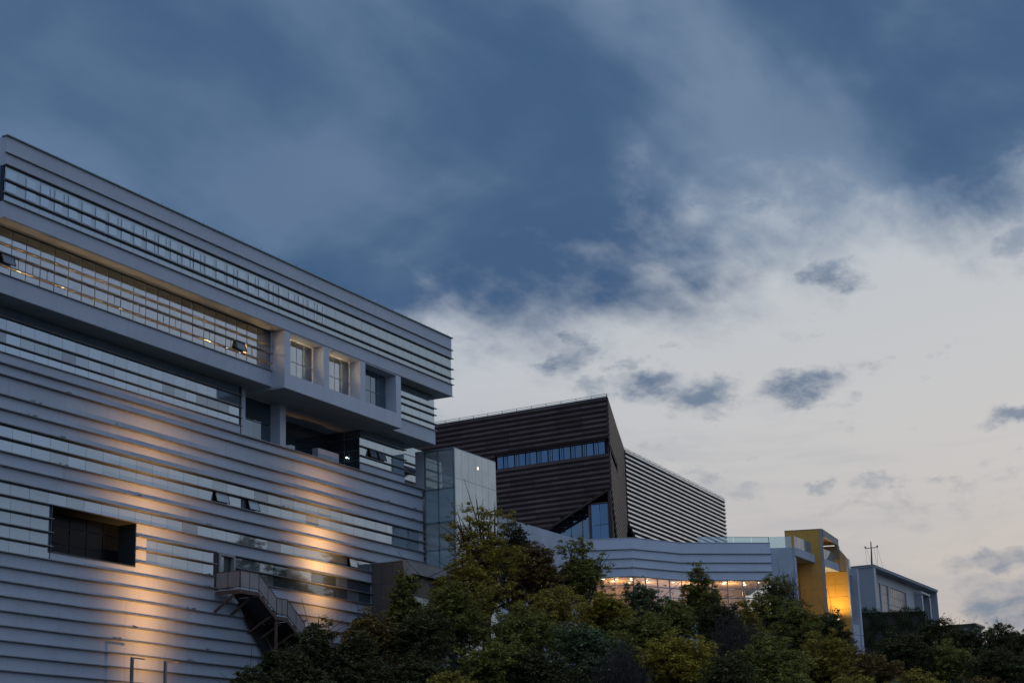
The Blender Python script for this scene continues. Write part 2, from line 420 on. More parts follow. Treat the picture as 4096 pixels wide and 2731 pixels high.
# ================================================================== main office building
OB = thing('office_building', (92.0, 72.0, 8.0), 'long pale grey building of stacked ledges and glass bands lit by two warm beams', 'building')
YW, Y1, Y0 = 66.0, 64.4, 63.4          # lower wall, middle storey, upper block
WZ = [26.52, 25.90, 24.83, 24.06, 23.30, 22.55, 21.80, 21.06, 20.28, 19.53, 18.77, 18.03, 17.28, 16.55]
WZ += [16.55 - 0.757 * i for i in range(1, 13)]
PANES = []                              # x0,x1,y,z0,z1,material,extra
def pane_row(xs, y, z0, z1, m, gap=0.009, zg=0.03, skip=()):
    for i in range(len(xs) - 1):
        if i in skip: continue
        mm = m(i) if callable(m) else m
        PANES.append((xs[i] + gap, xs[i + 1] - gap, y, z0 + zg, z1 - zg, mm))
def steps(x0, x1, dx, first=None):
    xs = [x0]; x = first if first else x0 + dx
    while x < x1 - dx * 0.3:
        xs.append(x); x += dx
    return xs + [x1]
def wall(x0, x1, z0, z1, y=YW, m=M_WALL, t=0.25, name='wall_panel'):
    n = max(1, int(round((x1 - x0) / 5.88))); o = None
    for k in range(n):
        g = .004 if n > 1 else 0.0
        o = box(name, x0 + (x1 - x0) * k / n + g, x0 + (x1 - x0) * (k + 1) / n - g, y + (rnd.uniform(0, .006) if n > 1 else 0), y + t, z0, z1, m, OB)
    return o
def ledge(x0, x1, z, y=YW, p=0.21, h=0.075, m=M_LEDGE):
    b = MB(); b.add([(x, yy, zz) for x in (x0, x1) for yy, zz in ((y + .04, z - h / 2), (y - p, z - h / 2), (y - p, z + h * .15), (y + .04, z + h / 2))],
                    [(0, 1, 2, 3), (7, 6, 5, 4), (0, 4, 5, 1), (1, 5, 6, 2), (2, 6, 7, 3), (3, 7, 4, 0)])
    return b.build('ledge', m, OB)
XL, XR = 64.0, 114.6
OX0, OX1, OZ0, OZ1 = 74.45, 81.49, 17.03, 19.47      # deep opening
DX0, DX1 = 89.57, 91.16                              # stair door
# wall strips of the lower block
wall(XL, 91.66, 26.52, 27.13)
for a, b in ((0, 1), (1, 2), (2, 3), (3, 4), (6, 7), (7, 8)): wall(XL, XR, WZ[b], WZ[a])
wall(113.9, XR, 21.80, 23.30); wall(107.25, XR, 18.6, 20.28)
wall(OX1 + .06, 107.25, 18.77, 19.53)
wall(OX1 + .06, 82.55, 17.28, 18.77)
wall(OX0 - .0, OX1 + .06, 16.55, OZ0)
wall(OX1 + .06, DX0 - .5, 16.55, 17.28); wall(DX1, 114.6, 16.55, 17.28); wall(107.25, 114.6, 17.28, 18.6)
wall(DX0 - .5, DX1, 15.79, 16.44)
for i in range(13, len(WZ) - 1):
    if i == 13:
        wall(XL, DX0 - .5, WZ[14], WZ[13]); wall(DX1, XR, WZ[14], WZ[13])
    else: wall(XL, XR, WZ[i + 1], WZ[i])
# ledges of the lower block
for z in WZ[:9]: ledge(XL, XR + .03, z)
ledge(XL, 107.2, WZ[9])
for z in WZ[10:13]: ledge(XL, OX0 - .02, z)
ledge(OX1 + .08, DX0 - .45, WZ[10]); ledge(DX1 + .02, 107.2, WZ[10])
ledge(OX1 + .08, DX0 - .45, WZ[11]); ledge(DX1 + .02, 107.2, WZ[11])
ledge(OX1 + .08, DX0 - .45, WZ[12]); ledge(DX1 + .02, 107.2, WZ[12])
ledge(XL, DX0 - .5, WZ[13]); ledge(DX1 + .3, XR, WZ[13])
for z in WZ[14:]: ledge(XL, XR, z)
# glazing of the lower block
wx = steps(65.35, 113.9, 1.47, 66.82)
def wmix(i): return rnd.choice([M_GLASS] * 7 + [M_SHADE, M_FROST])
pane_row(wx, YW + .05, 22.55, 23.30, wmix)
pane_row(wx, YW + .05, 21.80, 22.55, wmix, skip=(16, 18))
rx = steps(65.35, 107.2, 1.47, 66.82)
pane_row(rx, YW + .05, 19.53, 20.28, lambda i: M_FROST if i < 6 else wmix(i), skip=(26,))
for a, b in ((9, 10), (10, 11), (11, 12), (12, 13)):
    pane_row([65.35, 66.82, 68.3, 69.8, 71.33, 72.86, 74.42], YW + .05, WZ[b], WZ[a], M_FROST)
lx = [82.57, 83.53, 85.01, 86.51, 87.98, 89.05]
rx2 = [91.21, 92.43, 93.9, 95.38, 96.86, 98.31, 99.79, 101.26, 102.77, 104.21, 105.71, 107.2]
for a, b in ((10, 11), (11, 12)):
    pane_row(lx, YW + .05, WZ[b], WZ[a], M_GLASS)
    pane_row(rx2, YW + .05, WZ[b], WZ[a], lambda i: M_GLASSD if i > 2 and rnd.random() < .6 else M_GLASS)
box('backing', XL, 114.4, YW + .13, YW + .25, 21.85, 23.25, M_BACK, OB)
box('backing', XL, 107.2, YW + .13, YW + .25, 19.58, 20.23, M_BACK, OB)
box('backing', XL, OX0, YW + .13, YW + .25, 16.6, 19.5, M_BACK, OB)
box('backing', 82.55, DX0 - .05, YW + .13, YW + .25, 17.3, 18.74, M_BACK, OB)
box('backing', DX1 + .05, 107.2, YW + .13, YW + .25, 17.3, 18.74, M_BACK, OB)
# deep opening
fr = MB()
fr.box(OX0 - .06, OX0, YW - .05, YW + 1.25, OZ0 - .06, OZ1 + .06); fr.box(OX1, OX1 + .06, YW - .05, YW + 1.25, OZ0 - .06, OZ1 + .06)
fr.box(OX0, OX1, YW - .05, YW + 1.25, OZ1, OZ1 + .06); fr.box(OX0, OX1, YW - .05, YW + 1.25, OZ0 - .06, OZ0)
fr.build('recess_frame', M_FRAME, OB)
ox = [OX0 + i * (OX1 - OX0) / 5 for i in range(6)]
for z0, z1 in ((OZ0, 17.75), (17.75, 18.75), (18.75, OZ1)): pane_row(ox, YW + 1.18, z0, z1, M_VOID, gap=.03, zg=.025)
box('backing', OX0, OX1, YW + 1.26, YW + 1.4, OZ0 - .05, OZ1 + .05, M_FRAME, OB)
# door to the stair
door = box('door', DX0 + .55, DX1 - .12, YW + .20, YW + .24, 16.46, 18.62, M_FRAME, OB)
b = MB(); b.box(DX0 - .04, DX0 + .14, YW - .06, YW + .2, 16.44, 18.80); b.box(DX1 - .14, DX1 + .04, YW - .06, YW + .2, 16.44, 18.80); b.box(DX0 + .14, DX1 - .14, YW - .06, YW + .2, 18.64, 18.80)
b.build('door_frame', M_BEIGE, OB)
box('door_leaf', DX0 + .15, DX0 + .62, YW + .12, YW + .16, 16.46, 18.62, M_FROST, OB)
box('backing', DX0 - .5, DX1 + .05, YW + .26, YW + .3, 16.44, 18.85, M_DARK, OB)
box('backing', 89.08, DX0 - .06, YW + .02, YW + .12, 16.46, 18.77, M_DARK, OB)
# lower block body
b = MB(); b.box(XL, 114.55, YW + 1.42, 86, 4.0, 26.3); b.box(XL + .1, XL + 9.5, YW + .26, YW + 1.42, 4, 26.3); b.box(82.2, 89.0, YW + .26, YW + 1.42, 4, 26.3); b.box(91.2, 114.5, YW + .26, YW + 1.42, 4, 26.3); b.box(73.5, 92, YW + .26, YW + 1.41, 4, 16.4); b.box(73.5, 92, YW + .26, YW + 1.41, 19.7, 26.3)
b.build('body', M_DARK, OB)
box('end_wall', 114.55, 114.62, YW + .25, 86, 4, 26.5, M_WALL, OB)
box('terrace_slab', XL, 114.6, YW + .01, 86, 26.3, 26.51, M_CONC, OB)

# --- storey of glass band under the middle overhang
B3 = [27.13, 27.65, 28.33, 29.07, 29.70]
bx3 = steps(64.85, 91.6, 1.113, 65.95)
for i in range(4):
    pane_row(bx3, YW + .05, B3[i], B3[i + 1], (lambda k: rnd.choice([M_GLASS] * 3 + [M_SHADE, M_FROST])) if i == 1 else M_GLASS)
for z in B3[:4]: ledge(XL, 91.75, z, p=.11, h=.06 if z != 28.33 else .09)
box('backing', XL, 91.6, YW + .13, YW + .3, 27.1, 29.75, M_BACK, OB)
box('end_trim', 91.6, 91.68, YW - .02, YW + .9, 26.55, 29.75, M_FRAME, OB)
box('body', XL, 91.6, YW + .31, 86, 26.5, 29.75, M_DARK, OB)
# column walls and deep windows
box('column', 91.68, 92.31, YW + .12, YW + 1.0, 26.51, 29.7, M_WALL2, OB)
box('column', 96.19, 96.86, YW + .12, YW + 2.9, 26.51, 29.7, M_WALL2, OB)
wall(92.31, 96.19, 26.51, 26.66, y=YW + .1, m=M_WALL2, t=.8, name='sill')
for z0, z1 in ((26.66, 28.02), (28.02, 29.7)):
    pane_row([92.31, 93.28, 94.25, 95.22, 96.19], YW + .88, z0, z1, M_GLASSD)
    pane_row([96.86 + 1.005 * k for k in range(10)], YW + 2.72, z0, z1, M_GLASSD)
box('backing', 92.3, 96.2, YW + 1.0, YW + 1.1, 26.5, 29.7, M_TEALFRAME, OB)
box('backing', 96.8, 106.0, YW + 2.82, YW + 2.9, 26.5, 29.7, M_TEALFRAME, OB)
b = MB(); b.box(91.6, 114, YW + 2.95, 86, 26.5, 29.75); b.build('body', M_DARK, OB)
pl = MB(); pl.box(100.6, 103.2, YW + .04, YW + .5, 26.51, 27.26); pl.build('planter_wall', M_CONC, OB)
# projecting glazed bay
bxb = steps(105.9, 112.05, 1.11)
for i in range(4): pane_row(bxb, YW + .05, B3[i], B3[i + 1], M_GLASS, skip=(1, 2) if i == 1 else ())
for z in B3[:4]: ledge(105.9, 112.2, z, p=.12, h=.08)
wall(105.9, 112.05, 26.53, 27.13)
box('bay_side', 105.84, 105.9, YW + .02, YW + 2.7, 26.52, 29.68, M_GLASSD, OB)
for k, zz in enumerate((27.3, 28.02, 28.9)): box('mullion', 105.82, 105.838, YW + .05, YW + 2.7, zz - .02, zz + .02, M_TEALFRAME, OB)
box('mullion', 105.82, 105.838, YW + 1.25, YW + 1.29, 26.6, 29.66, M_TEALFRAME, OB)
box('body', 105.92, 112.02, YW + .3, YW + 2.94, 26.5, 29.66, M_DARK, OB)
# wing set back behind the glass tower
bxw = steps(112.1, 121.5, 1.15)
for i in range(1, 5):
    zz = B3 + [30.4]
    pane_row(bxw, YW + 2.2, zz[i], zz[i + 1], M_GLASS)
for z in B3[1:4]: ledge(112.1, 121.6, z, y=YW + 2.15, p=.12, h=.09)
box('wall_panel', 114.5, 121.5, YW + 2.15, YW + 2.4, 24.0, 27.65, M_WALL, OB)
box('backing', 112.0, 121.5, YW + 2.3, YW + 2.94, 26.4, 30.4, M_DARK, OB)
b = MB()
for z in (26.9, 27.3): b.box(112.2, 114.6, YW + 2.0, YW + 2.04, z, z + .04)
b.box(113.4, 113.46, YW + 2.0, YW + 2.06, 26.5, 27.7); b.build('handrail', M_TEALFRAME, OB)

# --- middle storey: glass band over a deep fascia, lit inside
B2 = [30.70, 31.19, 31.86, 32.37, 33.27]
box('fascia', XL, 92.72, Y1, Y1 + .3, 29.68, 30.70, M_WALL, OB)
box('soffit', XL, 92.72, Y1 + .01, 70.0, 29.66, 29.72, M_SOFFIT, OB)
bx2 = steps(64.35, 92.6, 1.118, 65.46)
for i in range(4):
    sk = ()
    if i == 1: sk = tuple(k for k in range(len(bx2) - 1) if abs(bx2[k] - 68.84) < .6 and bx2[k] < 68.5 or abs(bx2[k] - 89.0) < .5)
    pane_row(bx2, Y1 + .05, B2[i], B2[i + 1], M_LITGLASS, skip=sk)
for z in B2[:4]: ledge(XL, 92.71, z, y=Y1, p=.10, h=.085 if z == 31.86 else .06)
for x in bx2: box('mullion', x - .014, x + .014, Y1 + .03, Y1 + .08, 30.70, 33.20, M_FRAME, OB)
for x in bx2[:-1]:
    if rnd.random() < .55: box('mullion', x + .54, x + .565, Y1 + .03, Y1 + .08, 31.19, 31.86, M_FRAME, OB)
box('head_trim', XL, 92.6, Y1 + .02, Y1 + .12, 33.20, 33.285, M_FRAME, OB)
box('end_trim', 92.6, 92.72, Y1 + .0, Y1 + .5, 30.71, 33.285, M_WALL2, OB)
# room behind
box('room_floor', XL, 92.6, Y1 + .31, 70.0, 30.5, 30.66, M_CREAM, OB)
box('room_wall', XL, 92.6, 69.6, 70.0, 30.66, 33.25, M_CREAM, OB)
box('room_end_wall', 92.6, 92.7, Y1 + .5, 70.0, 30.66, 33.25, M_CREAM, OB)
box('room_ceiling', XL, 92.66, Y1 + .11, 70.0, 33.25, 33.285, M_CREAM, OB)
rp = MB()
for k in range(8): rp.box(66 + k * 3.4, 66.25 + k * 3.4, 66.4, 69.6, 30.66, 33.25)
rp.build('room_partition', M_CREAM, OB)
for k, (x, y, z) in enumerate([(70.3, 65.3, 31.45), (74.2, 65.6, 31.75), (76.6, 66.2, 31.6), (79.0, 65.5, 31.5), (80.6, 65.8, 31.6), (83.6, 65.7, 31.6), (85.4, 66.1, 31.7), (87.6, 65.6, 31.55), (89.3, 65.4, 31.6), (91.4, 66.0, 31.7)]):
    l = MB(); l.sphere((x, y, z), .09 if k % 3 else .15, 8, 0, 1.2); l.tube([(x, y, z + .08), (x, y, 33.2)], [.01, .01], 4, 1)
    l.build('pendant_lamp', [M_PEND, M_BLACK], OB)
for k in range(9): point_light('room_light', (66.2 + k * 2.95, 67.3, 32.5), 480, (1.0, 0.70, 0.38), OB, .15)
point_light('room_light', (91.2, 65.7, 32.2), 200, (1.0, 0.62, 0.28), OB, .15)
# --- framed box with three square openings
FX0, FX1, FZ0, FZ1 = 92.72, 107.25, 29.48, 33.28
OPN = [(93.37, 97.26), (97.93, 101.83), (102.49, 106.57)]
ZS, ZH = 30.47, 33.20
pxs = [FX0 + (FX1 - FX0) * k / 13 for k in range(14)]
for k in range(13): box('fascia_panel', pxs[k] + .004, pxs[k + 1] - .004, Y0, Y0 + .25, FZ0, ZS, M_WALL2, OB)
for a, c in ((FX0, 93.37), (97.26, 97.93), (101.83, 102.49), (106.57, FX1)): box('pier', a, c, Y0, Y0 + 1.2, ZS, FZ1 + .02, M_WALL2, OB)
for a, c in OPN:
    box('lintel', a, c, Y0, Y0 + .9, ZH, FZ1 + .02, M_WALL2, OB)
    box('sill', a, c, Y0 + .25, Y0 + .9, ZS - .1, ZS, M_WALL2, OB)
box('soffit', FX0 + .01, FX1 - .01, Y0 + .02, 70.0, FZ0 - .012, FZ0 + .1, M_SOFFIT, OB)
box('side_wall', FX0, FX0 + .2, Y0 + .25, 70.0, FZ0 + .1, ZS - .001, M_WALL2, OB)
box('side_wall', FX1 - .2, FX1, Y0 + .25, 70.0, FZ0 + .1, ZS - .001, M_WALL2, OB)
for j, (a, c) in enumerate(OPN):
    xs = [a + (c - a) * k / 4 for k in range(5)]
    for z0, z1 in ((ZS, 31.75), (31.75, ZH)): pane_row(xs, Y0 + .86, z0, z1, M_LITGLASS if j < 2 else M_GLASSD, gap=.02, zg=.02)
    for x in xs[1:-1]: box('mullion', x - .014, x + .014, Y0 + .84, Y0 + .9, ZS, ZH, M_TEALFRAME, OB)
    box('transom', a, c, Y0 + .83, Y0 + .91, 31.735, 31.765, M_TEALFRAME, OB)
    if j < 2:
        box('room_wall', a - .3, c + .3, 67.2, 67.3, ZS - .05, 33.25, M_CREAM, OB)
        box('room_ceiling', a - .3, c + .3, Y0 + .91, 67.2, 33.2, 33.26, M_CREAM, OB)
        box('room_partition', c + .05, c + .2, Y0 + .91, 67.2, ZS - .05, 33.2, M_CREAM, OB)
        mu = MB()
        for k in range(5): mu.box(a + .3 + k * .8, a + .36 + k * .8, 67.1, 67.2, ZS, 33.2)
        mu.build('wall_batten', M_BROWN, OB)
        for k, (dx_, z) in enumerate([(.5, 32.5), (1.5, 32.35), (2.7, 32.6)]):
            l = MB(); l.sphere((a + dx_, 65.4, z), .075, 8); l.tube([(a + dx_, 65.4, z + .07), (a + dx_, 65.4, 33.2)], [.008, .008], 4, 1); l.build('pendant_lamp', [M_PEND, M_BLACK], OB)
        point_light('room_light', (a + 2, 65.9, 32.4), 300, (1.0, 0.72, 0.40), OB, .15)
    else:
        box('backing', a - .2, c + .2, Y0 + .95, Y0 + 1.05, ZS, ZH, M_DARK, OB)
# --- right section of the middle storey
box('fascia', FX1, 113.85, Y1, Y1 + .3, 29.60, 30.66, M_WALL, OB)
box('soffit', FX1, 113.85, Y1 + .01, 70.0, 29.585, 29.64, M_SOFFIT, OB)
bxr = steps(FX1 + .02, 113.85, 1.1)
for i in range(4): pane_row(bxr, Y1 + .05, B2[i] - .04, B2[i + 1] - .04, M_GLASS if i != 1 else (lambda k: M_GLASS if k else M_GLASSD), skip=(0,) if i == 1 else ())
for z in B2[:4]: ledge(FX1 + .01, 113.98, z - .04, y=Y1, p=.12, h=.075)
box('body', FX1, 113.8, Y1 + .3, 86, 29.62, 33.3, M_DARK, OB)
box('body', XL, FX1, 70.0, 86, 29.72, 33.3, M_DARK, OB)
# --- upper block
UX0, UX1 = 66.96, 114.80
B1 = [34.20, 34.67, 35.40, 36.22, 36.88, 37.84]
box('fascia', UX0, UX1, Y0 + .002, Y0 + .3, 33.30, 34.20, M_WALL, OB)
box('parapet', UX0, UX1, Y0, Y0 + .3, 36.22, 36.88, M_WALL, OB)
box('parapet', UX0, UX1, Y0, Y0 + .3, 36.88, 37.80, M_WALL, OB)
bx1 = steps(UX0 + .04, UX1 - .02, 1.119, 68.56)
INS = []
for i in range(3): pane_row(bx1, Y0 + .05, B1[i], B1[i + 1], M_FROST)
for k in range(len(bx1) - 1):
    x = bx1[k]
    if x > 97.5: continue
    w = rnd.uniform(.55, .82) if x < 88 else rnd.uniform(.3, .7)
    for z0, z1 in ((34.80, 35.27), (35.50, 35.95)):
        if x < 93 or z0 > 35.4: INS.append((x + .06, x + .06 + w * .98, z0, z1))
        if w < .72 and x + w + .32 < bx1[k + 1] and rnd.random() < .7: INS.append((x + w + .2, x + w + .34, z0, z1))
b = MB()
for x0, x1, z0, z1 in INS: b.box(x0, min(x1, UX1), Y0 + .028, Y0 + .045, z0, z1)
ins = b.build('clear_window_strip', M_GLASS, OB); ins['kind'] = 'stuff'
for z in B1[:5]: ledge(UX0 - .05, UX1 + .12, z, y=Y0, p=.12, h={35.40: .10, 34.67: .075}.get(z, .06))
b = MB(); b.box(UX0 - .06, UX1 + .12, Y0 - .12, Y0 + .32, 37.80, 37.86); b.build('roof_coping', M_GREENT, OB)
box('soffit', UX0 + .01, UX1 - .01, Y0 + .02, 80, 33.286, 33.35, M_SOFFIT, OB)
box('body', UX0 + .05, UX1 - .05, Y0 + .31, 80, 33.36, 37.6, M_DARK, OB)
box('backing', UX0 + .02, UX1 - .02, Y0 + .12, Y0 + .3, 34.15, 36.25, M_DARK, OB)
box('end_wall', UX1 - .06, UX1, Y0 + .3, 80, 33.36, 37.8, M_WALL, OB)
box('end_wall', UX0, UX0 + .05, Y0 + .3, 80, 36.22, 37.8, M_WALL, OB); box('end_wall', UX0, UX0 + .05, Y0 + .3, 80, 33.36, 34.2, M_WALL, OB)
box('end_window', UX0, UX0 + .05, Y0 + .3, 80, 34.2, 36.22, M_BLUEGL, OB)
box('bottom_edge', UX0 - .03, UX1 + .08, Y0 - .035, Y0 + .0, 33.27, 33.33, M_LEDGE, OB)
for k in range(19):
    x = 78 + k * 2.02; b = MB(); b.tube([(x, Y0 + .05, 37.85), (x, Y0 + .05, 38.13)], [.014, .006], 5); b.build('lightning_rod', M_BLACK, OB)
# panes: the largest in the picture one by one, the rest as one part
def pane_size(p):
    X, Y, Z = (p[0] + p[1]) / 2, p[2], (p[3] + p[4]) / 2
    dist = 0.86 * X + .437 * Y + .264 * Z
    vis = 1.0 if X > 69.5 else 0.05
    return vis * (p[1] - p[0]) * (p[4] - p[3]) / dist ** 2
PANES.sort(key=pane_size, reverse=True)
for p in PANES[:298]:
    o = box('pane', p[0], p[1], p[2], p[2] + .02, p[3], p[4], p[5], OB)
    if p[5] is not M_LITGLASS: o.rotation_euler = (rnd.gauss(0, .0022), 0, rnd.gauss(0, .0022))
by_m = {}
for p in PANES[298:]: by_m.setdefault(p[5].name, []).append(p)
b = MB(); ml = []
for k, (n_, ps) in enumerate(by_m.items()):
    ml.append(MATS[n_])
    for p in ps: b.box(p[0], p[1], p[2], p[2] + .02, p[3], p[4], k)
o = b.build('small_panes', ml, OB); o['kind'] = 'stuff'
# top-hung sashes standing open
def sash(x0, x1, y, z0, z1, ang, glass=M_FROST):
    h = z1 - z0; s_ = MB(); t = .04
    s_.box(x0, x1, -t, 0, -h, -h + .05); s_.box(x0, x1, -t, 0, -.05, 0); s_.box(x0, x0 + .05, -t, 0, -h, 0); s_.box(x1 - .05, x1, -t, 0, -h, 0)
    gl = MB(); gl.box(x0 + .05, x1 - .05, -t * .7, -t * .3, -h + .05, -.05)
    ca, sa = math.cos(ang), math.sin(ang)
    for q_ in (s_, gl): q_.v = [(p[0], y + p[1] * ca + p[2] * sa, z1 + p[2] * ca - p[1] * sa) for p in q_.v]
    so_ = s_.build('open_sash', M_FRAME, OB); gl.build('sash_glass', glass, so_)
    box('backing', x0, x1, y + .10, y + .12, z0, z1, M_DARK, OB)
sash(68.0, 68.95, Y1 + .0, 31.22, 31.82, .30, M_SHADE); sash(88.75, 89.75, Y1, 31.22, 31.82, .30, M_SHADE)
sash(89.0, 90.35, YW, 21.84, 22.50, .26, M_MILK); sash(92.45, 93.6, YW, 21.84, 22.50, .26, M_MILK)  # pale glass colour stands in for bright sky reflected in these sashes
sash(107.05, 108.0, YW, 27.68, 28.30, .30, M_SHADE); sash(108.2, 109.2, YW, 27.68, 28.30, .30, M_SHADE)
sash(104.3, 105.3, YW, 19.57, 20.24, .22, M_MILK); sash(107.3, 107.95, Y1, 31.18, 31.78, .35, M_GLASSD)  # pale glass on the first sash also stands in for reflected sky
for x, y, z, m_ in ((92.55, YW + .7, 27.95, M_LAMPW), (105.7, YW + 1.0, 27.55, M_LAMPW)):
    l = MB(); l.sphere((x, y, z), .055, 8); l.build('small_lamp', m_, OB)

# ================================================================== outside stair
ST = thing('external_stair', (89.06, 65.0, 10.0), 'brown steel outside stair with grey railing panels below the wall door', 'staircase')
SX, SY, SZ = 89.06, 64.06, 16.40
def rail_panel(a, b_, za, zb, h=1.06, nposts=2):
    """panel of railing from a to b_ (xy), floor heights za, zb"""
    A, B_ = Vector((a[0], a[1], za)), Vector((b_[0], b_[1], zb))
    t = MB(); up = Vector((0, 0, h)); lo = Vector((0, 0, .1))
    n = (B_ - A).cross(Vector((0, 0, 1))).normalized() * .012
    t.add([A + lo + n, B_ + lo + n, B_ + up + n, A + up + n, A + lo - n, B_ + lo - n, B_ + up - n, A + up - n], [(0, 1, 2, 3), (7, 6, 5, 4), (0, 4, 5, 1), (1, 5, 6, 2), (2, 6, 7, 3), (3, 7, 4, 0)])
    r = MB(); r.bar(A + up, B_ + up, .05); r.bar(A + lo, B_ + lo, .035)
    for k in range(nposts + 1):
        p = A.lerp(B_, k / nposts); r.bar(p, p + up, .045)
    rf_ = r.build('rail_frame', M_STEEL, ST); t.build('rail_panel', M_RAILP, rf_)
rail_panel((SX, YW - .17), (SX, SY), SZ, SZ)
rail_panel((SX, SY), (91.0, SY), SZ, SZ)
rail_panel((91.0, SY), (92.9, SY), SZ - .03, 15.13)
rail_panel((92.9, SY), (94.08, SY), 15.13, 15.13)
rail_panel((94.08, SY), (96.0, SY), 15.10, 13.85)
for a, b_, z in ((SX, 91.0, SZ), (92.9, 94.08, 15.13), (96.0, 96.6, 13.85)):
    box('landing', a, b_, SY, YW - .16, z - .06, z, M_CONC, ST)
    t = MB(); t.box(a - .02, b_, SY - .03, SY + .05, z - .30, z - .065); t.box(a - .02, a + .06, SY + .05, YW - .16, z - .30, z - .065); t.box(b_ - .08, b_, SY + .05, YW - .16, z - .30, z - .065)
    t.build('landing_beam', M_STEEL, ST)
for (xa, za), (xb, zb) in (((91.0, SZ), (92.9, 15.13)), ((94.08, 15.13), (96.0, 13.85))):
    n = max(6, int((za - zb) / .17))
    for k in range(n):
        x = xa + (xb - xa) * k / n; z = za - (za - zb) * (k + .6) / n
        box('tread', x, x + .28, SY + .02, YW - .3, z - .03, z, M_STEEL, ST)
    for yy in (SY, YW - .3):
        t = MB(); t.bar((xa, yy, za - .24), (xb, yy, zb - .24), .05, .22); t.build('stringer', M_STEEL, ST)
for (xa, za), (xb, zb) in (((91.0, SZ), (92.9, 15.13)), ((94.08, 15.13), (96.0, 13.85))):
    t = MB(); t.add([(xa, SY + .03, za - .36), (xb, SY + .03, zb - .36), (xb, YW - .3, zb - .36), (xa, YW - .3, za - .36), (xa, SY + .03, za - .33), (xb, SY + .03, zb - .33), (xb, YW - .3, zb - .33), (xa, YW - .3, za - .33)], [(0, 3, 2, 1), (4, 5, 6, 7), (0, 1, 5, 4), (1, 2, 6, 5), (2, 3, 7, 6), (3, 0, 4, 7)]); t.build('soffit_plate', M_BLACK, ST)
t = MB(); pv = [(91.2, 15.85), (91.9, 15.55), (92.9, 14.8), (94.1, 14.75), (96.0, 13.5), (97.6, 13.5), (97.6, 9.0), (96.4, 9.0), (94.6, 12.4), (92.6, 14.3)]  # black sheet added in the outline of the deep shade below the stair
t.add([(x, YW - .30, z) for x, z in pv] + [(x, YW - .24, z) for x, z in pv], [tuple(range(10)), tuple(range(19, 9, -1))] + [(k, (k + 1) % 10, (k + 1) % 10 + 10, k + 10) for k in range(10)]); t.build('shade_panel', M_BLACK, ST)
for x, zw in ((SX + .05, 15.25), (90.8, 15.22), (92.6, 14.3), (93.6, 13.9), (95.0, 13.4)):
    t = MB(); t.bar((x, YW - .02, zw - .15), (x, SY + .2, zw + 1.0 if x < 92 else zw + .75), .09, .14); t.build('brace', M_STEEL, ST)
for x, z in ((93.0, 15.0), (96.2, 13.6)):
    t = MB(); t.bar((x, SY + .1, 6.0), (x, SY + .1, z), .14); t.build('post', M_STEEL, ST)

# ================================================================== glass lift tower
TW = thing('lift_tower', (118.0, 65.0, 14.0), 'glass lift tower with clear top and milky side panels between the buildings', 'tower')
TX0, TX1, TY0, TY1 = 114.72, 121.35, 63.34, 66.60
ZT = 29.42
b = MB()
for y in (TY0 + .06, 64.72, TY1 - .75): b.box(TX0, TX0 + .1, y - .05, y + .05, 14.0, ZT - .1)
b.box(TX0, TX0 + .1, TY0, TY1, ZT - .14, ZT); b.box(TX0, TX0 + .1, TY0, TY1 - .6, 26.38, 26.48); b.box(TX0, TX0 + .1, TY0, TY1 - .6, 23.85, 24.0); b.box(TX0, TX0 + .1, TY0, TY1 - .6, 21.85, 21.95)
b.box(TX0 + .1, TX1, TY1 - .1, TY1, ZT - .14, ZT); b.box(TX1 - .1, TX1, TY0 + .1, TY1 - .1, ZT - .14, ZT)
for x in (117.0, 119.2): b.box(x, x + .08, TY0 + .1, TY1 - .1, ZT - .12, ZT - .02)
TF = b.build('tower_frame', M_TEALFRAME, TW)
box('tower_pane', TX0 + .03, TX0 + .05, TY0 + .11, 64.67, 26.48, ZT - .14, M_TOWERGL, TF)
box('tower_pane', TX0 + .03, TX0 + .05, 64.77, TY1 - .8, 26.48, ZT - .14, M_TOWERGL, TF)
for z0, z1, m_ in ((24.0, 26.38, M_TEAL), (14.0, 21.85, M_TEAL)):
    box('tower_panel', TX0 + .02, TX0 + .06, TY0 + .11, 64.67, z0, z1, m_, TF); box('tower_panel', TX0 + .02, TX0 + .06, 64.77, TY1 - .8, z0, z1, m_, TF)
box('tower_pane', TX0 + .03, TX0 + .05, TY0 + .11, 64.67, 21.95, 23.85, M_TOWERGL, TF); box('tower_pane', TX0 + .03, TX0 + .05, 64.77, TY1 - .8, 21.95, 23.85, M_TOWERGL, TF)
box('pier', TX0 - .02, TX0 + .12, TY1 - .68, TY1 + .05, 26.52, ZT + .02, M_WALL2, TW)
cols = [TX0 + .1, 115.91, 116.95, 118.04, 119.05, 120.07, 121.33]
rows = [14.0, 17.0, 19.05, 21.08, 23.10, 25.13, 27.16, ZT - .03]
for i in range(6):
    for j in range(7):
        box('side_panel', cols[i] + .012, cols[i + 1] - .012, TY0, TY0 + .04, rows[j] + .012, rows[j + 1] - .012, M_MILK, TW)
b = MB()
for x in cols: b.box(x - .025, x + .025, TY0 + .045, TY0 + .13, 14, ZT - .04)
for z in rows: b.box(TX0 + .1, TX1, TY0 + .05, TY0 + .12, z - .02, z + .02)
b.build('side_frame', M_TEALFRAME, TW)
box('roof_glass', TX0, TX1, TY0 + .04, TY1, ZT + .004, ZT + .03, M_TEAL, TW)
box('slab', TX0 + .1, TX1, TY0 + .13, TY1, 26.2, 26.45, M_SOFFIT, TW); box('slab', TX0 + .1, TX1, TY0 + .13, TY1, 23.8, 24.0, M_SOFFIT, TW)
box('shaft', 117.4, TX1 - .1, TY0 + .4, TY1 - .5, 14, 23.8, M_DARK, TW)
l = MB(); l.sphere((116.3, 64.6, 23.0), .07, 8); l.build('exit_lamp', M_LAMPG, TW)
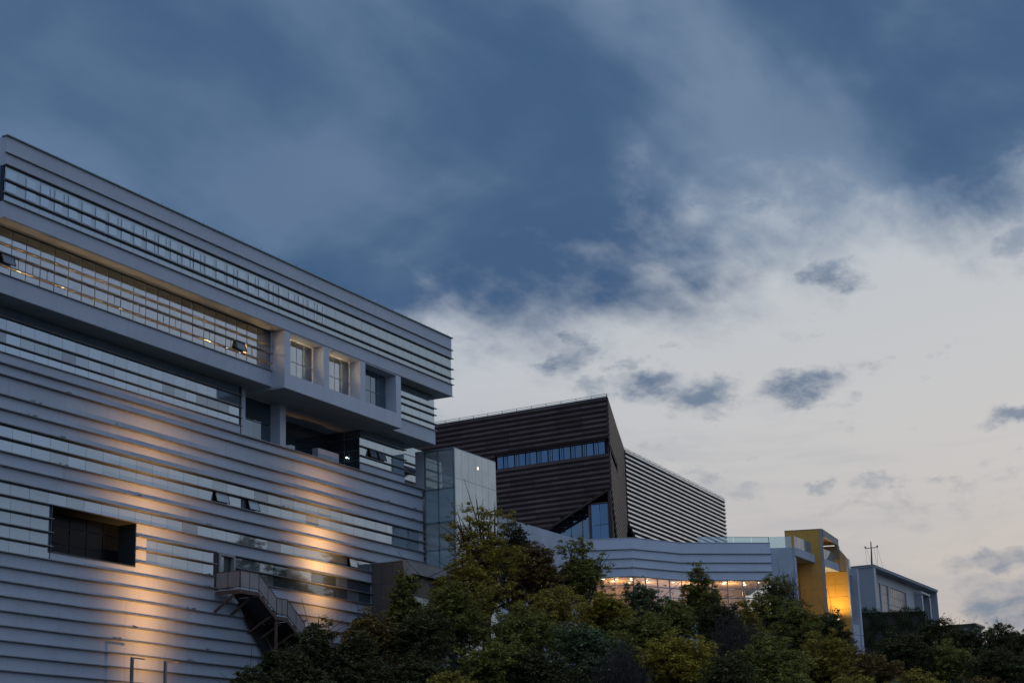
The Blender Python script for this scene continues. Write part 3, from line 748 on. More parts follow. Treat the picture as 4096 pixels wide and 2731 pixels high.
b = MB(); b.bar((TX0 + .07, TY0 + .1, 27.4), (TX0 + .07, TY1 - .8, 27.4), .03); b.build('handrail', M_TEALFRAME, TW)
l = MB(); l.box(118.35, 118.45, TY0 - .03, TY0 - .004, 28.35, 28.5); l.build('wall_lamp', M_LAMP, TW)

# ================================================================== brown entrance block
EB = thing('entrance_block', (109.0, 64.5, 11.0), 'brown panelled entrance block with beige front jutting from the pale wall', 'entrance')
EX, EY, EZ = 107.25, 63.12, 20.12
ey = [EY + .3 + k * (66 - EY - .3) / 3 for k in range(4)]; ez = [11, 12.4, 14.0, 15.55, 17.1, 18.65, EZ]
for i in range(3):
    for j in range(6): box('cladding_panel', EX, EX + .06, ey[i] + .008, ey[i + 1] - .008, ez[j] + .008, ez[j + 1] - .008, M_BROWN, EB)
box('core', EX + .05, 113.5, EY + .5, 66.0 - .02, 11, EZ - .02, M_FRAME, EB)
box('front_pier', EX - .02, 107.93, EY, EY + .3, 11, 19.29, M_BEIGE, EB)
box('front_lintel', EX - .02, 113.6, EY, EY + .3, 19.29, EZ, M_BEIGE, EB)
box('front_pier', 112.4, 113.6, EY, EY + .3, 11, 19.29, M_BEIGE, EB)
for k in range(4): box('front_window', 107.95 + k * 1.11, 109.03 + k * 1.11, EY + .36, EY + .4, 14.0, 17.8, M_GLASS if k == 0 else M_GLASSD, EB)
box('canopy_slab', EX - .03, 113.65, EY - .03, 66.0 - .17, EZ, EZ + .05, M_BEIGE, EB)

# ================================================================== terrace wall
TWL = box('terrace_wall', 121.4, 143.7, 66.7, 67.1, 12.0, 26.5, M_CONC)
tag(TWL, 'plain pale concrete wall sloping past the dark corrugated building above the trees', 'wall')
SBW = box('side_wall_stub', 121.36, 121.72, 63.6, 66.6, 14.0, 27.22, M_WALL)
tag(SBW, 'narrow pale wall end beside the milky panels of the glass tower', 'wall')

# ================================================================== dark corrugated building
CB = thing('corrugated_building', (200.0, 95.0, 18.0), 'dark brown corrugated building with a sharp corner and a pale louvred side', 'building')
RZ = 49.8; PITCH = 0.60
PL, PA, PB, PC = Vector((187.2, 118.0)), Vector((184.85, 81.84)), Vector((213.32, 92.40)), Vector((256.56, 94.92))
def course(a, b_, z, h, out, mats_, p, name='cladding_course'):
    """one corrugation: a wedge with an upper and a lower facet"""
    nrm = out
    v = []
    for q_ in (a, b_):
        v += [(q_.x, q_.y, z), (q_.x + nrm.x * p, q_.y + nrm.y * p, z + h * .50), (q_.x + nrm.x * p * .86, q_.y + nrm.y * p * .86, z + h * .93), (q_.x, q_.y, z + h - .004)]
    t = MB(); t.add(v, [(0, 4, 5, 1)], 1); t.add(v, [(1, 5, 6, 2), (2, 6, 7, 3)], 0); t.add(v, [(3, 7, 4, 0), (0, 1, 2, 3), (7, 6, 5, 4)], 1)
    return t.build(name, mats_, CB)
nA = Vector((-1.0, 0.065)).normalized(); dB = (PB - PA).normalized(); nB = Vector((dB.y, -dB.x)); dC = (PC - PB).normalized(); nC = Vector((dC.y, -dC.x))
def lerp2(a, b_, t): return a + (b_ - a) * t
nz = int((RZ - 28.0) / PITCH)
LA = (PL - PA).length
for k in range(nz):
    z = RZ - (k + 1) * PITCH
    zc = z + PITCH / 2
    # left face: ribbon window at 43.2..44.9, triangular opening at the foot
    t0 = 0.0
    if zc < 38.95:
        yc = 82.35 + (38.93 - zc) / (38.93 - 35.36) * (90.2 - 82.35); t0 = min(.97, (yc - PA.y) / (PL.y - PA.y))
    if 43.15 < zc < 44.95: t0 = (97.0 - PA.y) / (PL.y - PA.y)
    nseg = 11
    for s_ in range(nseg):
        a0, a1 = max(t0, s_ / nseg), (s_ + 1) / nseg
        if a1 - a0 < .01: continue
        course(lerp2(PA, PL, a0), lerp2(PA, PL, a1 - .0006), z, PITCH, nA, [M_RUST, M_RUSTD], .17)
    # narrow folded face
    t0, t1 = 0.0, 1.0
    if 43.15 < zc < 44.4: t0 = .42
    if zc < 39.1: t0 = min(.6, (39.1 - zc) / 4.6 * .2)
    if zc < 40.2: t1 = max(.65, 1 - (40.2 - zc) / 2.6 * .12)
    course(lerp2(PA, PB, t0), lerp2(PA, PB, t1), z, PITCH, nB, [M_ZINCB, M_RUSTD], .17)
    # louvred long side
    t0 = 0.0 if zc > 40.2 else min(.3, (40.2 - zc) * .035)
    nseg = 4
    for s_ in range(nseg):
        a0, a1 = max(t0, s_ / nseg), (s_ + 1) / nseg
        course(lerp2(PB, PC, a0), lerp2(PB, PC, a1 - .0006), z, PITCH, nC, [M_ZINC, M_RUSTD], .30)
b = MB(); b.prism([(187.3, 81.9 + .9), (212.6, 93.2), (256.5, 95.3), (256.5, 118), (187.6, 118)], 18, RZ - .05); b.build('body', M_DARK, CB)
b = MB(); b.prism([(PA.x + .02, PA.y + .02), (PB.x, PB.y + .05), (PC.x, PC.y + .05), (PC.x, 118), (PL.x + .02, 118)], 45.0, RZ - .02); b.build('upper_body', M_DARK, CB)
b = MB(); b.prism([(PA.x + .1, PA.y + .3), (PB.x, PB.y + .2), (PC.x, PC.y + .2), (PC.x, 118), (PL.x + .1, 118)], 39.2, 43.0); b.build('middle_body', M_DARK, CB)
b = MB(); b.prism([(PA.x - .2, PA.y - .1), (PB.x, PB.y - .2), (PC.x + .1, PC.y - .25), (PC.x + .1, 118), (PL.x - .2, 118)], RZ, RZ + .08); b.build('roof_coping', M_GREENT, CB)
# roof railing
b = MB()
for a, c in ((PL, PA), (PA, PB), (PB, PC)):
    A_, C_ = Vector((a.x, a.y, 0)), Vector((c.x, c.y, 0)); L_ = (C_ - A_).length
    for z in (RZ + .42, RZ + .22): b.bar(A_ + Vector((0, 0, z)), C_ + Vector((0, 0, z)), .045)
    n = int(L_ / 2.0)
    for k in range(n + 1):
        p = A_.lerp(C_, k / n); b.bar(p + Vector((0, 0, RZ + .05)), p + Vector((0, 0, RZ + .42)), .05)
b.build('roof_railing', M_GREENT, CB)
# ribbon window
wy = 82.5; k = 0
b = MB(); b.bar((185.55, 82.2, 44.05), (186.5, 97.0, 44.05), .1, 1.9); b.build('window_recess', M_DARK, CB)
while wy < 96.3:
    w = .78 if k % 2 == 0 else .19
    xx = 185.15 + (wy - 82) * .062
    box('ribbon_pane', xx, xx + .03, wy, wy + w, 43.3, 44.75, M_BLUEGL, CB)
    if k % 2: box('ribbon_pane', xx, xx + .03, wy + .25, wy + .44, 43.3, 44.75, M_BLUEGL, CB); wy += .25
    wy += w + (.12 if k % 2 == 0 else .17); k += 1
b = MB(); b.bar((184.95, 82.2, 43.22), (185.85, 96.9, 43.22), .2, .1); b.bar((184.95, 82.2, 44.85), (185.85, 96.9, 44.85), .2, .1); b.build('ribbon_frame', M_RUSTD, CB)
# triangular glazed opening at the foot
b = MB(); b.bar((184.9, 82.2, 39.0), (186.0, 99.2, 31.3), .35, .22); b.bar((184.98, 82.1, 39.1), (185.4, 82.0, 28.0), .3, .35); b.build('opening_frame', M_RUSTD, CB)
b = MB(); b.box(185.2, 185.5, 84.62, 84.9, 28, 37.8); b.box(185.2, 185.5, 82.3, 82.48, 28, 37.8); b.box(185.2, 185.5, 82.4, 84.7, 37.62, 37.8); EF_ = b.build('entrance_frame', M_RUST, CB)
for i, (y0, y1) in enumerate(((82.5, 83.5), (83.56, 84.6))):
    for z0, z1 in ((29.5, 32.9), (32.96, 35.2), (35.26, 37.6)): box('entrance_pane', 185.3, 185.34, y0, y1, z0, z1, M_BLUEGL, EF_)
for k in range(6): box('foyer_pane', 186.9, 186.94, 85.0 + k * 1.5, 86.42 + k * 1.5, 29, 39.0, M_GLASSD, CB)

# ================================================================== low terrace building
LB = thing('terrace_building', (150.0, 62.0, 14.0), 'low pale building with four ledge bands over a row of warmly lit windows', 'building')
K = [Vector((143.3, 67.1)), Vector((145.33, 62.52)), Vector((150.66, 60.13)), Vector((156.05, 53.5))]
LZ = [26.5, 25.52, 24.71, 23.91, 23.13]
def slab(a, b_, z0, z1, thick, m_, name, parent, out=0.0):
    """upright slab from a to b_ (xy); its face lies 'out' in front of the line"""
    t = (b_ - a).normalized(); n = Vector((t.y, -t.x))
    pts = [a + n * out, b_ + n * out, b_ + n * (out - thick), a + n * (out - thick)]
    q_ = MB(); q_.prism([(p.x, p.y) for p in pts][::-1], z0, z1)
    return q_.build(name, m_, parent)
for i in range(3):
    a, c = K[i], K[i + 1]
    for j in range(4):
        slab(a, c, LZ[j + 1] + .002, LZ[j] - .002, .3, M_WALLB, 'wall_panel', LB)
    for z in LZ[1:4]: slab(a, c, z - .035, z + .03, .25, M_LEDGE, 'ledge', LB, out=.13)
    slab(a, c, LZ[4] - .05, LZ[4] + .03, .3, M_LEDGE, 'ledge', LB, out=.05)
    slab(a, c, 26.5, 26.56, .4, M_CONC, 'coping', LB, out=.04)
    # window wall
    L_ = (c - a).length; n = max(3, int(round(L_ / 1.45)))
    for k in range(n):
        p, q_ = a + (c - a) * (k / n), a + (c - a) * ((k + 1) / n)
        t = (c - a).normalized()
        for z0, z1 in ((20.1, 21.50), (21.56, 22.33), (22.39, 23.08)):
            slab(p + t * .04, q_ - t * .04, z0, z1, .02, M_SHOPGLASS, 'pane', LB, out=-.10)
        slab(p - t * .035, p + t * .035, 20.0, 23.1, .12, M_TEALFRAME, 'mullion', LB, out=-.04)
    for z in (21.53, 22.36): slab(a, c, z - .035, z + .035, .09, M_TEALFRAME, 'transom', LB, out=-.05)
    slab(a, c, 12.0, 20.0, .3, M_CONC, 'plinth', LB)
inner = [(143.7, 67.3), (145.65, 62.85), (150.85, 60.5), (156.25, 53.9), (165, 59), (156, 75)]
b = MB(); b.prism(inner, 23.12, 23.2); b.build('room_ceiling', M_CREAM, LB)
b = MB(); b.prism(inner, 19.7, 19.95); b.build('room_floor', M_CREAM, LB)
b = MB(); b.prism([(149.5, 71), (151.5, 67.2), (155.5, 64.9), (161.2, 58.0), (161.5, 58.3), (155.8, 65.4), (151.9, 67.6), (149.9, 71.2)], 19.95, 23.12); b.build('room_wall', M_CREAM, LB)
b = MB(); b.prism([(143.4, 67.05), (145.4, 62.6), (150.72, 60.22), (156.1, 53.6), (166, 60), (158, 78)], 26.3, 26.49); b.build('terrace_slab', M_CONC, LB)
lamp_xy = [(145.9, 64.4), (146.9, 65.2), (147.3, 63.6), (146.4, 63.2), (148.3, 62.6), (149.6, 63.0), (151.2, 61.2), (152.4, 59.7), (153.2, 60.4), (154.3, 57.4), (155.2, 57.9), (155.8, 56.2), (156.5, 55.0), (157.2, 56.6), (145.2, 65.4), (148.8, 64.4), (154.6, 59.4)]
for x, y in lamp_xy:
    l = MB(); l.tube([(x, y, 23.11), (x, y, 23.085)], [.13, .13], 12); l.build('ceiling_lamp', M_LAMP, LB)
for x, y in ((147.2, 65.2), (149.8, 63.2), (152.8, 61.0), (155.6, 57.4)): point_light('room_light', (x, y, 22.2), 90, (1.0, 0.62, 0.30), LB, .2)
# terrace railing of glass
a, c = K[2], K[3]
for k in range(5):
    p, q_ = a + (c - a) * (k / 5), a + (c - a) * ((k + 1) / 5)
    if k >= 1: slab(p + (c - a).normalized() * .03, q_ - (c - a).normalized() * .03, 26.56, 27.08, .02, M_RAIL, 'glass_railing', LB, out=-.15)
slab(a + (c - a) * .2, c, 27.08, 27.11, .05, M_TEALFRAME, 'handrail', LB, out=-.14)
slab(c - (c - a).normalized() * .06, c, 26.06, 27.11, .06, M_TEALFRAME, 'rail_post', LB, out=-.14)
# end pier
C1 = Vector((156.95, 51.75))
slab(K[3], C1, 12.0, 26.06, .45, M_CONC, 'end_pier', LB)
slab(K[3], C1 + (C1 - K[3]).normalized() * .0, 26.07, 27.1, .02, M_RAIL, 'glass_railing', LB, out=-.12)

# ================================================================== footbridge
FB = thing('footbridge', (166.0, 52.5, 12.0), 'pale concrete footbridge running through the ochre portal to a white leg', 'footbridge')
box('bridge_deck', 157.0, 174.6, 51.50, 53.9, 25.32, 26.06, M_CONC, FB)
b = MB(); b.box(174.05, 174.62, 50.9, 51.5 - .005, 11.0, 26.0); b.box(174.05, 174.62, 51.5, 53.9, 11.0, 25.31); b.build('bridge_leg', M_CONC, FB)
box('bridge_leg', 157.02, 157.5, 51.6, 52.1, 11, 25.31, M_CONC, FB)
box('side_plinth', 170.9, 174.0, 51.05, 51.4, 10.0, 20.4, M_CONC, FB)
xs = [157.2, 158.9, 160.6, 162.4]
for k in range(3): box('glass_railing', xs[k] + .02, xs[k + 1] - .02, 51.6, 51.62, 26.07, 27.15, M_RAIL, FB)
for k in range(4): box('glass_railing', 163.9 + k * 1.45, 165.3 + k * 1.45, 51.75, 51.77, 26.07, 27.1, M_RAIL, FB)
for k in range(2): box('glass_railing', 171.2 + k * 1.65, 172.8 + k * 1.65, 51.6, 51.62, 26.07, 27.0, M_RAIL, FB)
box('glass_railing', 174.5, 174.52, 51.65, 53.8, 26.07, 27.0, M_RAIL, FB)

# ================================================================== ochre portal
OP = thing('ochre_portal', (166.5, 52.5, 12.0), 'tall ochre yellow panelled portal frame lit from inside', 'portal')
T1, T2, T3 = Vector((162.01, 54.04)), Vector((163.03, 50.70)), Vector((170.23, 51.45))
uu = (T2 - T1).normalized(); ax = (T3 - T2).normalized()
ZP = 28.46
slab(T1, T2, 12.0, ZP, .3, M_YELJ, 'wall_core', OP, out=-.02)
LP = (T2 - T1).length
zr_ = [12.0 + 1.21 * k for k in range(14)]; zr_[-1] = ZP - .03
for i in range(3):
    for j in range(13):
        p, q_ = T1 + uu * (.02 + (LP - .3) * i / 3), T1 + uu * (.02 + (LP - .3) * (i + 1) / 3)
        slab(p + uu * .012, q_ - uu * .012, zr_[j] + .012, zr_[j + 1] - .012, .03, M_YEL, 'face_panel', OP)
slab(T2 - uu * .28, T2 + uu * .02, 12.0, ZP, .36, M_BEIGE, 'edge_trim', OP, out=.02)
# inner side of the near wall
slab(T2 + ax * .33 - uu * .05, T1 + ax * .33, 12.0, ZP - .55, .04, M_YEL, 'inner_panel', OP, out=0)
# far wall with sloping shoulder
far0 = T3 - uu * 2.75; far1 = T3 + uu * .80
def polywall(a, prof, thick, m_, name, parent):
    """upright wall in the plane a + s*uu with outline prof [(s,z)]"""
    q_ = MB(); v = [(a.x + uu.x * s_, a.y + uu.y * s_, z) for s_, z in prof]; n = len(v)
    w = [(x + ax.x * thick, y + ax.y * thick, z) for x, y, z in v]
    q_.add(v + w, [tuple(range(n)), tuple(range(2 * n - 1, n - 1, -1))] + [(i, i + n, (i + 1) % n + n, (i + 1) % n) for i in range(n)])
    return q_.build(name, m_, parent)
polywall(T3, [(-2.9, 12), (.72, 12), (.72, 26.55), (0.0, 27.52), (0.0, 27.82), (-2.9, 27.82)], .34, M_YELJ, 'wall_core', OP)
for j in range(12):
    z0, z1 = zr_[j] + .012, zr_[j + 1] - .012
    for s0, s1 in ((-2.85, -1.72), (-1.7, -.57), (-.55, .66)):
        if z1 > 26.4 and s1 > 0: s1 = -.02
        if z1 > 27.7: continue
        polywall(T3 - ax * .035, [(s0, z0), (s1, z0), (s1, z1), (s0, z1)], .03, M_YEL, 'inner_panel', OP)
polywall(T3 - ax * .04, [(.66, 12), (.80, 12), (.80, 26.5), (.66, 26.66)], .42, M_BEIGE, 'edge_trim', OP)
polywall(T3 - ax * .04, [(.66, 26.66), (.80, 26.52), (.06, 27.56), (-.08, 27.56)], .42, M_BEIGE, 'edge_trim', OP)
polywall(T3 - ax * .04, [(-.08, 27.57), (.06, 27.57), (.06, 27.8), (-.08, 27.8)], .42, M_BEIGE, 'edge_trim', OP)
# roof and back
A_, B_, C_, D_ = T1, T2, T3 + ax * .3, T3 + ax * .3 - uu * LP
b = MB(); b.prism([(p.x, p.y) for p in (A_ + ax * .34, B_ + ax * .36 - uu * .3, C_ - uu * .3, D_)][::-1], ZP - .5, ZP - .02); b.build('roof_slab', M_YEL, OP)
slab(T2 + ax * .38, T3 + ax * .34, ZP - .62, ZP, .28, M_BEIGE, 'front_beam', OP, out=.0)
slab(T2 + ax * .38, T3 + ax * .38, ZP + .002, ZP + .04, .4, M_GREENT, 'coping', OP, out=.02); slab(T1, T2, ZP + .004, ZP + .04, .4, M_GREENT, 'coping', OP, out=.02)
l = MB(); l.box(167.0, 167.4, 51.0, 51.2, 20.3, 20.45); l.build('uplight', M_LAMP, OP)
lp = bpy.data.lights.new('uplight_light', 'SPOT'); lp.energy = 800; lp.color = (1.0, 0.72, 0.32); lp.spot_size = math.radians(150); lp.spot_blend = .8; lp.shadow_soft_size = .1
lo = bpy.data.objects.new('uplight_light', lp); COL.objects.link(lo); lo.parent = OP; lo.location = Vector((168.2, 51.9, 20.9)) - WLOC[OP.name]
lo.rotation_euler = Vector((-.25, .35, -1)).to_track_quat('Z', 'Y').to_euler()
point_light('bridge_light', (166.5, 52.6, 27.5), 22, (1.0, .62, .25), OP, .1)

# ================================================================== grey building on the hilltop
GB = thing('grey_building', (258.0, 74.0, 24.0), 'blue-grey building with overhanging roof and tall window grids behind the ochre portal', 'building')
G2x, G3x, GY, GZ = 244.8, 279.2, 69.2, 36.2
box('front_wall', G2x, G2x + .4, GY + .0, 82.0, 22.0, GZ - .3, M_GREYW, GB)
box('corner_edge', G2x, G2x + 1.0, GY - .02, GY, 22.0, GZ - .3, M_CREAMW, GB)
RY = 70.6
WG = [(251.2, 252.6, 1), (253.4, 256.5, 3), (257.2, 266.2, 9)]
prev = G2x + .4
for x0, x1, n in WG:
    box('long_wall', prev, x0, RY, RY + .3, 22, 34.55, M_CREAMW, GB); prev = x1
    for k in range(n):
        for z0, z1 in ((30.75, 32.0), (32.06, 33.2), (33.26, 34.5)):
            w = (x1 - x0) / n; box('window_pane', x0 + k * w + .05, x0 + (k + 1) * w - .05, RY + .12, RY + .15, z0, z1, M_WINB, GB)
    box('window_frame', x0, x1, RY + .16, RY + .22, 30.6, 34.55, M_GREYW, GB)
    box('window_sill', x0 - .02, x1 + .02, RY - .05, RY + .3, 30.5, 30.65, M_CREAMW, GB)
    box('long_wall', x0, x1, RY, RY + .3, 22, 30.5, M_CREAMW, GB)
box('long_wall', prev, G3x - .5, RY, RY + .3, 22, 34.55, M_CREAMW, GB)
box('long_wall', G2x + .4, G3x - .5, RY, RY + .3, 34.551, GZ - .3, M_CREAMW, GB)
b = MB(); b.box(G2x - .1, G3x + .2, GY - .1, 84, GZ - .3, GZ - .02); b.build('roof_slab', M_GREYW, GB)
b = MB(); b.box(G2x - .16, G3x + .26, GY - .16, 84, GZ - .015, GZ + .06); b.build('roof_coping', M_GREENT, GB)
box('end_wall', G3x - .5, G3x, GY, 84, 22, GZ - .3, M_GREYW, GB)
box('porch_side', 270.7, 271.0, GY + .3, RY - .002, 22, 34.9, M_GREYW, GB); box('porch_side', 275.3, 275.6, GY + .3, RY - .002, 22, 34.9, M_GREYW, GB)
b = MB(); b.box(270.6, 271.2, GY + .2, GY + .3, 22, 34.6); b.box(275.1, 275.7, GY + .2, GY + .3, 22, 34.6); b.box(270.6, 275.7, GY + .2, RY - .01, 34.905, 35.2); b.build('porch_frame', M_CREAMW, GB)
box('porch_door', 271.0, 275.3, RY - .08, RY - .04, 22, 34.6, M_FRAME, GB)
RM = thing('roof_mast', (244.9, 69.4, GZ), 'thin dark roof mast with cross arm, end lamps and stay wires', 'mast')
b = MB(); b.tube([(244.9, 69.4, GZ - .02), (244.85, 69.3, 38.0), (244.8, 69.25, 39.5)], [.13, .10, .06], 8); b.build('pole', M_BLACK, RM)
b = MB(); b.bar((244.6, 70.05, 38.56), (245.0, 68.45, 38.6), .09); CA_ = b.build('cross_arm', M_BLACK, RM)
for p in ((244.6, 70.05, 38.72), (245.0, 68.45, 38.76)):
    b = MB(); b.sphere(p, .13, 8); b.tube([(p[0], p[1], p[2] - .2), p], [.05, .05], 6); b.build('arm_lamp', M_BLACK, CA_)
b = MB()
for z in (38.95, 39.05, 39.15): b.tube([(244.8, 69.27, z), (244.8, 69.27, z + .04)], [.09, .09], 8)
b.build('insulator', M_BLACK, RM)
b = MB()
for a, c in (((244.6, 70.05, 38.5), (244.8, 70.0, GZ)), ((244.7, 69.9, 38.5), (246.5, 69.8, GZ)), ((244.9, 68.9, 38.5), (246.5, 69.1, GZ)), ((245.0, 68.5, 38.5), (247.5, 69.3, GZ)), ((245.0, 68.45, 38.5), (251.0, 69.5, GZ))):
    b.tube([a, c], [.014, .014], 4)
b.build('stay_wire', M_BLACK, RM)

# small hut among the trees far right
HU = thing('hut', (215.0, 50.6, 18.0), 'small dark flat-roofed hut half hidden by the hilltop trees', 'hut')
box('hut_wall', 213.6, 217.4, 49.0, 52.6, 18, 23.6, M_GREYW, HU)
b = MB(); b.box(213.2, 217.8, 48.6, 53.0, 23.6, 23.85); b.build('hut_roof', M_BLACK, HU)

# ================================================================== floodlights on the slope and steel posts
def floodlight(loc, target, power, label, su, wc, sw, top):
    F_ = thing('floodlight', loc, label, 'floodlight', 'warm floodlights aimed up the long wall')
    x, y, z = loc
    b = MB(); b.tube([(x, y, ground_z(x, y) - .3), (x, y, z - .12)], [.06, .05], 8); b.build('stand', M_BLACK, F_)
    dirv = (Vector(target) - Vector(loc)).normalized()
    b = MB(); b.tube([Vector(loc) - dirv * .25, Vector(loc) - dirv * .05, Vector(loc) + dirv * .04], [.10, .2, .22], 12); hs_ = b.build('housing', M_BLACK, F_)
    b = MB(); b.tube([Vector(loc) + dirv * .041, Vector(loc) + dirv * .05], [.19, .19], 12); b.build('lens', M_LAMP, hs_)
    l_ = bpy.data.lights.new('floodlight_beam', 'SPOT'); l_.energy = power; l_.color = (1.0, 0.50, 0.17); l_.spot_size = math.radians(150); l_.spot_blend = .3; l_.shadow_soft_size = .10
    l_.use_nodes = True; q = NB(l_.node_tree); em = l_.node_tree.nodes['Emission']
    ns_ = q.n('ShaderNodeSeparateXYZ'); q.put(ns_.inputs[0], q.n('ShaderNodeTexCoord').outputs['Normal'])
    az_ = q.m('MAXIMUM', q.m('ABSOLUTE', ns_.outputs[2]), .01)
    u_ = q.m('DIVIDE', ns_.outputs[0], az_); w_ = q.m('MULTIPLY', q.m('ARCTANGENT', q.m('DIVIDE', ns_.outputs[1], az_)), 57.29578)
    gu = q.m('EXPONENT', q.m('MULTIPLY', q.m('POWER', q.m('ABSOLUTE', q.m('DIVIDE', u_, su)), 1.7), -1.0))
    gw = q.m('EXPONENT', q.m('MULTIPLY', q.m('POWER', q.m('DIVIDE', q.m('SUBTRACT', w_, wc), sw), 2.0), -1.0))
    cut = q.sm(w_, top[1], top[0])
    q.put(em.inputs['Strength'], q.m('MULTIPLY', q.m('MULTIPLY', gu, gw), cut))
    o = bpy.data.objects.new('floodlight_beam', l_); COL.objects.link(o); o.parent = F_; o.location = dirv * .12
    zl = -dirv; xl = Vector((0, 0, 1)).cross(zl).normalized(); yl = zl.cross(xl)
    o.rotation_euler = Matrix((xl, yl, zl)).transposed().to_euler()
    return F_
floodlight((81.7, 55.0, 8.6), (82.4, 66.0, 19.6), 15500, 'warm floodlight below the deep dark opening aimed up the wall', .20, 5.0, 34.0, (10.0, 17.0))
floodlight((100.2, 58.3, 14.6), (100.5, 66.0, 20.8), 10500, 'warm floodlight hidden among trees aimed up the wall beyond the stair', .25, -1.0, 21.0, (15.0, 23.0))
for x, lab in ((77.2, 'bent dark steel post in front of the lit wall, further from the stair'), (80.05, 'bent dark steel post in front of the lit wall, nearer the stair')):
    SPT = thing('steel_post', (x, 62.5, ground_z(x, 62.5)), lab, 'post', 'bent steel posts before the long wall')
    b = MB(); b.box(x - .07, x + .07, 62.43, 62.57, ground_z(x, 62.5) - .3, 11.28); b.build('upright', M_LEDGE, SPT)
    b = MB(); b.box(x - .07, x + 1.05, 62.45, 62.55, 11.285, 11.34); b.build('arm', M_LEDGE, SPT)

# ================================================================== vegetation
RNG = np.random.default_rng(11)
def leaf_quads(pos, nrm, size, rng):
    """one bent-free leaf quad at each position"""
    n = len(pos)
    t = rng.normal(size=(n, 3)); t -= nrm * (t * nrm).sum(1, keepdims=True); t /= np.linalg.norm(t, axis=1, keepdims=True) + 1e-9
    s_ = np.cross(nrm, t); L = (size * rng.uniform(.6, 1.3, n))[:, None]; Wd = L * rng.uniform(.35, .6, n)[:, None]
    return np.stack([pos - t * L * .5, pos + s_ * Wd * .5, pos + t * L * .5, pos - s_ * Wd * .5], 1).reshape(-1, 3)
def quad_mesh(name, v, m_):
    n = len(v) // 4; me = bpy.data.meshes.new(name)
    me.vertices.add(len(v)); me.vertices.foreach_set('co', v.astype(np.float32).ravel())
    me.loops.add(4 * n); me.loops.foreach_set('vertex_index', np.arange(4 * n, dtype=np.int32))
    me.polygons.add(n); me.polygons.foreach_set('loop_start', np.arange(0, 4 * n, 4, dtype=np.int32))
    me.materials.append(m_); me.update(calc_edges=True); me.validate()
    return me
def puffs_to_leaves(cen, rad, per, size, rng, flat=.55, ctr=None):
    n = len(cen); k = per
    c = np.repeat(cen, k, 0); r = np.repeat(rad, k)
    dirs = rng.normal(size=(n * k, 3)); dirs /= np.linalg.norm(dirs, axis=1, keepdims=True)
    rr = rng.uniform(0, 1, n * k) ** .45
    off = dirs * (rr * r)[:, None]; off[:, 2] *= flat
    off[:, 2] -= .25 * r * (rr * np.abs(dirs[:, 0])) 
    nrm = rng.normal(size=(n * k, 3)) * .42 + np.array([0, 0, 1.5]) + dirs * .6
    nrm /= np.linalg.norm(nrm, axis=1, keepdims=True)
    return leaf_quads(c + off, nrm, size, rng)
